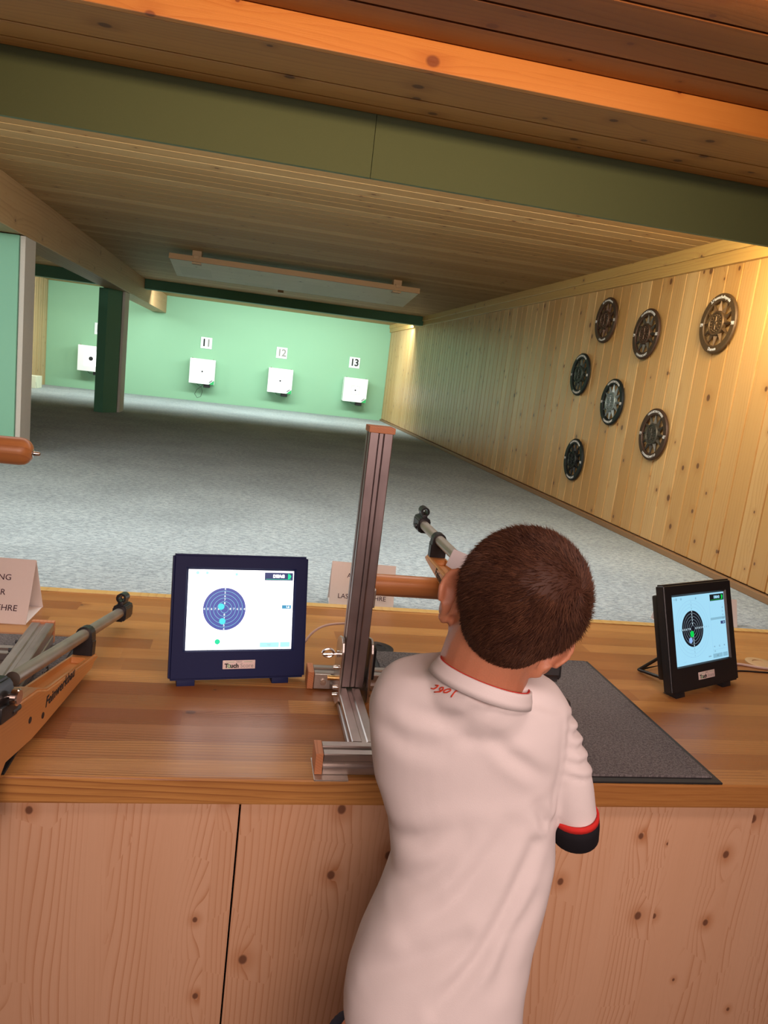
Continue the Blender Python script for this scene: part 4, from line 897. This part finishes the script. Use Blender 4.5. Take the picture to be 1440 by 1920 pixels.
# jersey
FOLDS = [
([(0.3953,0.7673,0.9667),(0.3685,0.7599,0.8986),(0.3347,0.755,0.8361),(0.2845,0.7535,0.7749)],-.0058,.009),([(0.3609,0.7781,0.9886),(0.3266,0.7745,0.9325),(0.2976,0.7723,0.8901),(0.2493,0.7735,0.8454)],-.0050,.013),
([(0.3223,0.7849,0.984),(0.2815,0.7824,0.9272),(0.2268,0.7847,0.8817)],-.0040,.012),([(0.3137,0.7623,0.8531),(0.2579,0.7672,0.8205),(0.2021,0.7722,0.7879)],-.0050,.012),
([(0.2268,0.8281,1.1155),(0.2661,0.8198,1.1124),(0.2914,0.8162,1.1199),(0.3215,0.8158,1.1495)],-.0035,.009),([(0.347,0.8119,1.1558),(0.3741,0.8042,1.1428),(0.4265,0.8371,1.1249)],-.0028,.006),
([(0.4012,0.7819,1.0518),(0.3808,0.7879,1.0624),(0.3534,0.7963,1.0786),(0.3325,0.8036,1.0956)],-.0035,.009),([(0.1833,0.8321,1.0908),(0.2236,0.8215,1.0761),(0.2692,0.8123,1.0751)],-.0026,.011),
([(0.4007,0.7543,0.9024),(0.3717,0.7521,0.86),(0.3572,0.7438,0.7998)],-.0035,.010),([(0.2182,0.7983,0.9456),(0.2531,0.7934,0.9563),(0.2965,0.7894,0.9809)],-.0038,.012),
([(0.40,0.80,1.01),(0.415,0.81,.985),(0.43,0.83,.975)],-.004,.007),
([(.437,.840,1.118),(.432,.802,1.06),(.426,.792,1.0),(.418,.802,.972)],.0012,.0028),([(0.445,0.8337,1.108),(0.4754,0.828,1.1065)],-.0032,.0035),([(0.455,0.8301,1.0913),(0.485,0.8245,1.0912)],-.0034,.0035),([(0.462,0.8262,1.0759),(0.4912,0.8216,1.0779)],-.0034,.0035),([(0.466,0.8262,1.0559),(0.4952,0.8216,1.0569)],-.0030,.0038)]
BD = V((-.19, -.965, .18)).normalized()
def foldd(p, pts):
    """distance to a crease seen square on to the back, and place along it 0..1"""
    best = (9, 0); n = len(pts) - 1
    for i in range(n):
        a, b_ = pts[i], pts[i + 1]; ab = b_ - a; ab = ab - BD * ab.dot(BD); ap = p - a; ap = ap - BD * ap.dot(BD)
        t_ = max(0, min(1, ap.dot(ab) / ab.length_squared)); d = (ap - ab * t_).length
        if d < best[0]: best = (d, (i + t_) / n)
    return best
FV = None
def segd(p, a, b_):
    ab = b_ - a; t_ = max(0, min(1, (p - a).dot(ab) / ab.length_squared)); return (p - (a + ab * t_)).length
def foldshift(p, n):
    global FV
    if FV is None: FV = [([V(q) for q in pts], A, w_) for pts, A, w_ in FOLDS]
    s = 0; m_ = max(0, min(1, (n.dot(BD) - .05) * 2.5))
    if m_ > 0:
        for pts, A, w_ in FV:
            d, u = foldd(p, pts)
            if d < w_ * 6: 
                A2 = A * m_ * max(0, sin(pi * (.08 + .84 * u))) ** .7
                s += A2 * math.exp(-(d / w_) ** 2) - A2 * .55 * math.exp(-((d - 2.0 * w_) / (w_ * 1.1)) ** 2)
    if p.x > .43 and 1.03 < p.z < 1.115: s += .0022 * sin((p.z + p.x * .25) * 2 * pi / .0175) * min(1, (p.x - .43) / .03)
    return s
b = bmesh.new(); rings = []
low = [((.305, .792, .660), .113, .116), ((.303, .795, .690), .113, .110)]
for c, hw, dd in low: rings.append(ringel(V(c), rx_ * hw, fh * dd, 40, 2.3))
for i, (c, hw) in enumerate(TORSO):
    f = [.100, .100, .098, .094, .088, .084, .084, .085, .085, .083, .079, .073, .066, .055][i]
    rings.append(ringel(V(c), rx_ * hw, fh * f, 40, 2.45 if i < 9 else 2.2))
loft(b, rings)
_cx = V((.9036, -.3843, -.1917)); _cy = V((.39, .92, 0)); loft(b, [ringel((.325, .885, 1.085), _cx * .095, _cy * .070, 28), ringel((.325, .872, 1.125), _cx * .078, _cy * .069, 28), ringel((.3245, .862, 1.146), _cx * .066, _cy * .058, 28)])
ell(b, (.388, .868, 1.117), .032, .040, .020)
ax = (V(SLEEVE[-1][0]) - V(SLEEVE[0][0])).normalized()
def sring(c, hw, ax_, k=1.0):
    d = ax_.normalized(); x = (rx_ - d * rx_.dot(d)).normalized(); y = d.cross(x); return [V(c) + (x * cos(2 * pi * q / 28) + y * sin(2 * pi * q / 28) * k) * hw for q in range(28)]
cut = (V((.50, .835, .985)) - V((.452, .850, .962)))           # hem of the sleeve slopes up to the right
cutax = V((.20, .05, -.95)).normalized()
S_ = SLEEVE
loft(b, [sring((.385, .89, 1.090), .034, V((1, -.2, -.3)), 1.0), sring(S_[0][0], .0385, V((.6, -.2, -.7)), 1.1)] + [sring(c, hw, cutax, 1.12) for c, hw in S_[1:6]])
Lr = SH_L.lerp(EL_L, .72); la = (EL_L - SH_L).normalized()
loft(b, [sring((.275, .905, 1.085), .042, V((-1, .3, -.2))), sring(SH_L + V((.002, 0, 0)), .045, V((-.1, .7, -.7))), sring(SH_L.lerp(EL_L, .4), .042, la), sring(Lr, .040, la)])
bb = remeshed(b, .0040, 10, .6)
bb.normal_update()
sh = [(v, v.normal.copy(), foldshift(v.co, v.normal)) for v in bb.verts]
for v, n, s in sh:
    q = v.co; s2 = .0016 * mnoise.noise(q * 11) + .0007 * mnoise.noise(q * 30)
    v.co += n * (s + s2)
bmesh.ops.smooth_vert(bb, verts=bb.verts, factor=.4, use_axis_x=True, use_axis_y=True, use_axis_z=True)
tree = BVHTree.FromBMesh(bb)
shirt = addp('jersey', bb, M_shirtw)
def band(name, rings, m_):
    b = bmesh.new(); loft(b, rings + [rings[0]], cap=False); bmesh.ops.remove_doubles(b, verts=b.verts, dist=1e-6); bmesh.ops.recalc_face_normals(b, faces=b.faces); return addp(name, b, m_)
# sleeve cuff: red stripe, black band, open at the end
def cuffring(tt, r): c = V((.4755, .8405, .9715)) + cutax * tt; return sring(c, r, cutax, 1.12)
band('sleeve_stripe', [cuffring(-.006, .0285), cuffring(-.006, .0318), cuffring(.003, .0322), cuffring(.003, .0285)], M_red)
band('sleeve_cuff', [cuffring(.002, .0270), cuffring(.002, .0322), cuffring(.014, .0325), cuffring(.032, .0312), cuffring(.034, .0300), cuffring(.032, .0285), cuffring(.014, .0280)], M_shirtb)
def lcuff(tt, r): return sring(SH_L.lerp(EL_L, .72) + la * tt, r, la)
band('sleeve_stripe', [lcuff(-.004, .036), lcuff(-.004, .0412), lcuff(.004, .0412), lcuff(.004, .036)], M_red)
band('sleeve_cuff', [lcuff(.004, .034), lcuff(.004, .041), lcuff(.034, .040), lcuff(.034, .034)], M_shirtb)
# collar round the neck
Cn = V((.3250, .860, 1.1520)); cx_ = (V((.3797, .8345, 1.145)) - V((.2699, .8812, 1.1683))).normalized(); cy_ = V((.377, .8877, 0)); cy_ = (cy_ - cx_ * cy_.dot(cx_)).normalized(); cn_ = cx_.cross(cy_)
cy2 = (cy_ * .96 - cn_ * .16).normalized(); cn2 = cx_.cross(cy2)
def crg(rx2, ry2, h): return [Cn + cx_ * rx2 * cos(a) + cy2 * ry2 * sin(a) + cn2 * h for a in [2 * pi * k / 48 for k in range(48)]]
band('collar', [crg(.0650, .0565, .004), crg(.0638, .0552, .0075), crg(.0612, .0530, .008), crg(.0600, .0520, .004), crg(.062, .053, -.012), crg(.0705, .0610, -.012), crg(.0685, .0595, -.004)], M_shirtw)
band('collar_lining', [crg(.0602, .0525, .0070), crg(.0608, .0528, .0084), crg(.0594, .0512, .0086), crg(.0570, .0490, -.004)], M_red)
# red hand-drawn year under the collar
STROKES = [[(0.2588,0.8446,1.1542),(0.2627,0.8438,1.1544),(0.2604,0.8438,1.1517),(0.2572,0.844,1.1494),(0.2536,0.8448,1.1498)],[(0.2692,0.8422,1.1528),(0.267,0.8427,1.1527),(0.2645,0.8428,1.1509),(0.2647,0.8424,1.1487),(0.2673,0.8419,1.149),(0.2691,0.8421,1.1519),(0.2682,0.8418,1.1494),(0.2652,0.8419,1.147),(0.258,0.8431,1.1457)],
 [(0.2778,0.8403,1.1516),(0.2734,0.8411,1.1511),(0.27,0.8414,1.1489),(0.2698,0.841,1.1466),(0.2733,0.8404,1.147),(0.2775,0.84,1.1498),(0.2783,0.8402,1.1514)],[(0.2882,0.8381,1.1506),(0.2842,0.8388,1.1501),(0.2814,0.8387,1.1466),(0.2791,0.8383,1.1421)]]
b = bmesh.new(); back = V((-.19, -.965, .18))
for s in STROKES:
    fine = []
    for i in range(len(s) - 1):
        for k in range(4): fine.append(V(s[i]).lerp(V(s[i + 1]), k / 4))
    fine.append(V(s[-1])); pts = []
    for q in fine:
        q = q - V((0, 0, .0062)); dirn = (q - V((0, 0, 1.52))).normalized(); h = tree.ray_cast(q - dirn * .2, dirn)
        pts.append((h[0] + h[1] * .0008) if h[0] else q)
    tube(b, pts, .00085, 6)
addp('year_print', b, M_redprint)
# shorts and shoes
b = bmesh.new()
loft(b, [ringel((.303, .796, .72), rx_ * .100, fh * .080, 32), ringel((.300, .797, .665), rx_ * .112, fh * .092, 32), ringel((.303, .797, .60), rx_ * .130, fh * .098, 32)])
for a, x in ((V((.232, .80, .60)), V((.226, .82, .40))), (V((.372, .79, .60)), V((.390, .80, .40)))):
    loft(b, [ringel(a + V((0, 0, .05)), (.072, 0, 0), (0, .085, 0)), ringel(a, (.074, 0, 0), (0, .084, 0)), ringel(x, (.078, 0, 0), (0, .082, 0))])
bs = remeshed(b, .006, 6, .5); addp('shorts', bs, M_shorts)
for (x, y) in ((.230, .83), (.396, .81)):
    b = bmesh.new(); loft(b, [ringel((x, y, z), (.038 * k, 0, 0), (0, .105 * k, 0), 28, 2.4) for z, k in ((0, .98), (.012, 1.02), (.028, 1.0), (.05, .93), (.068, .72), (.074, .5))]); addp('shoe', b, M_shoe)
for im in list(bpy.data.meshes):
    if im.users == 0: bpy.data.meshes.remove(im)
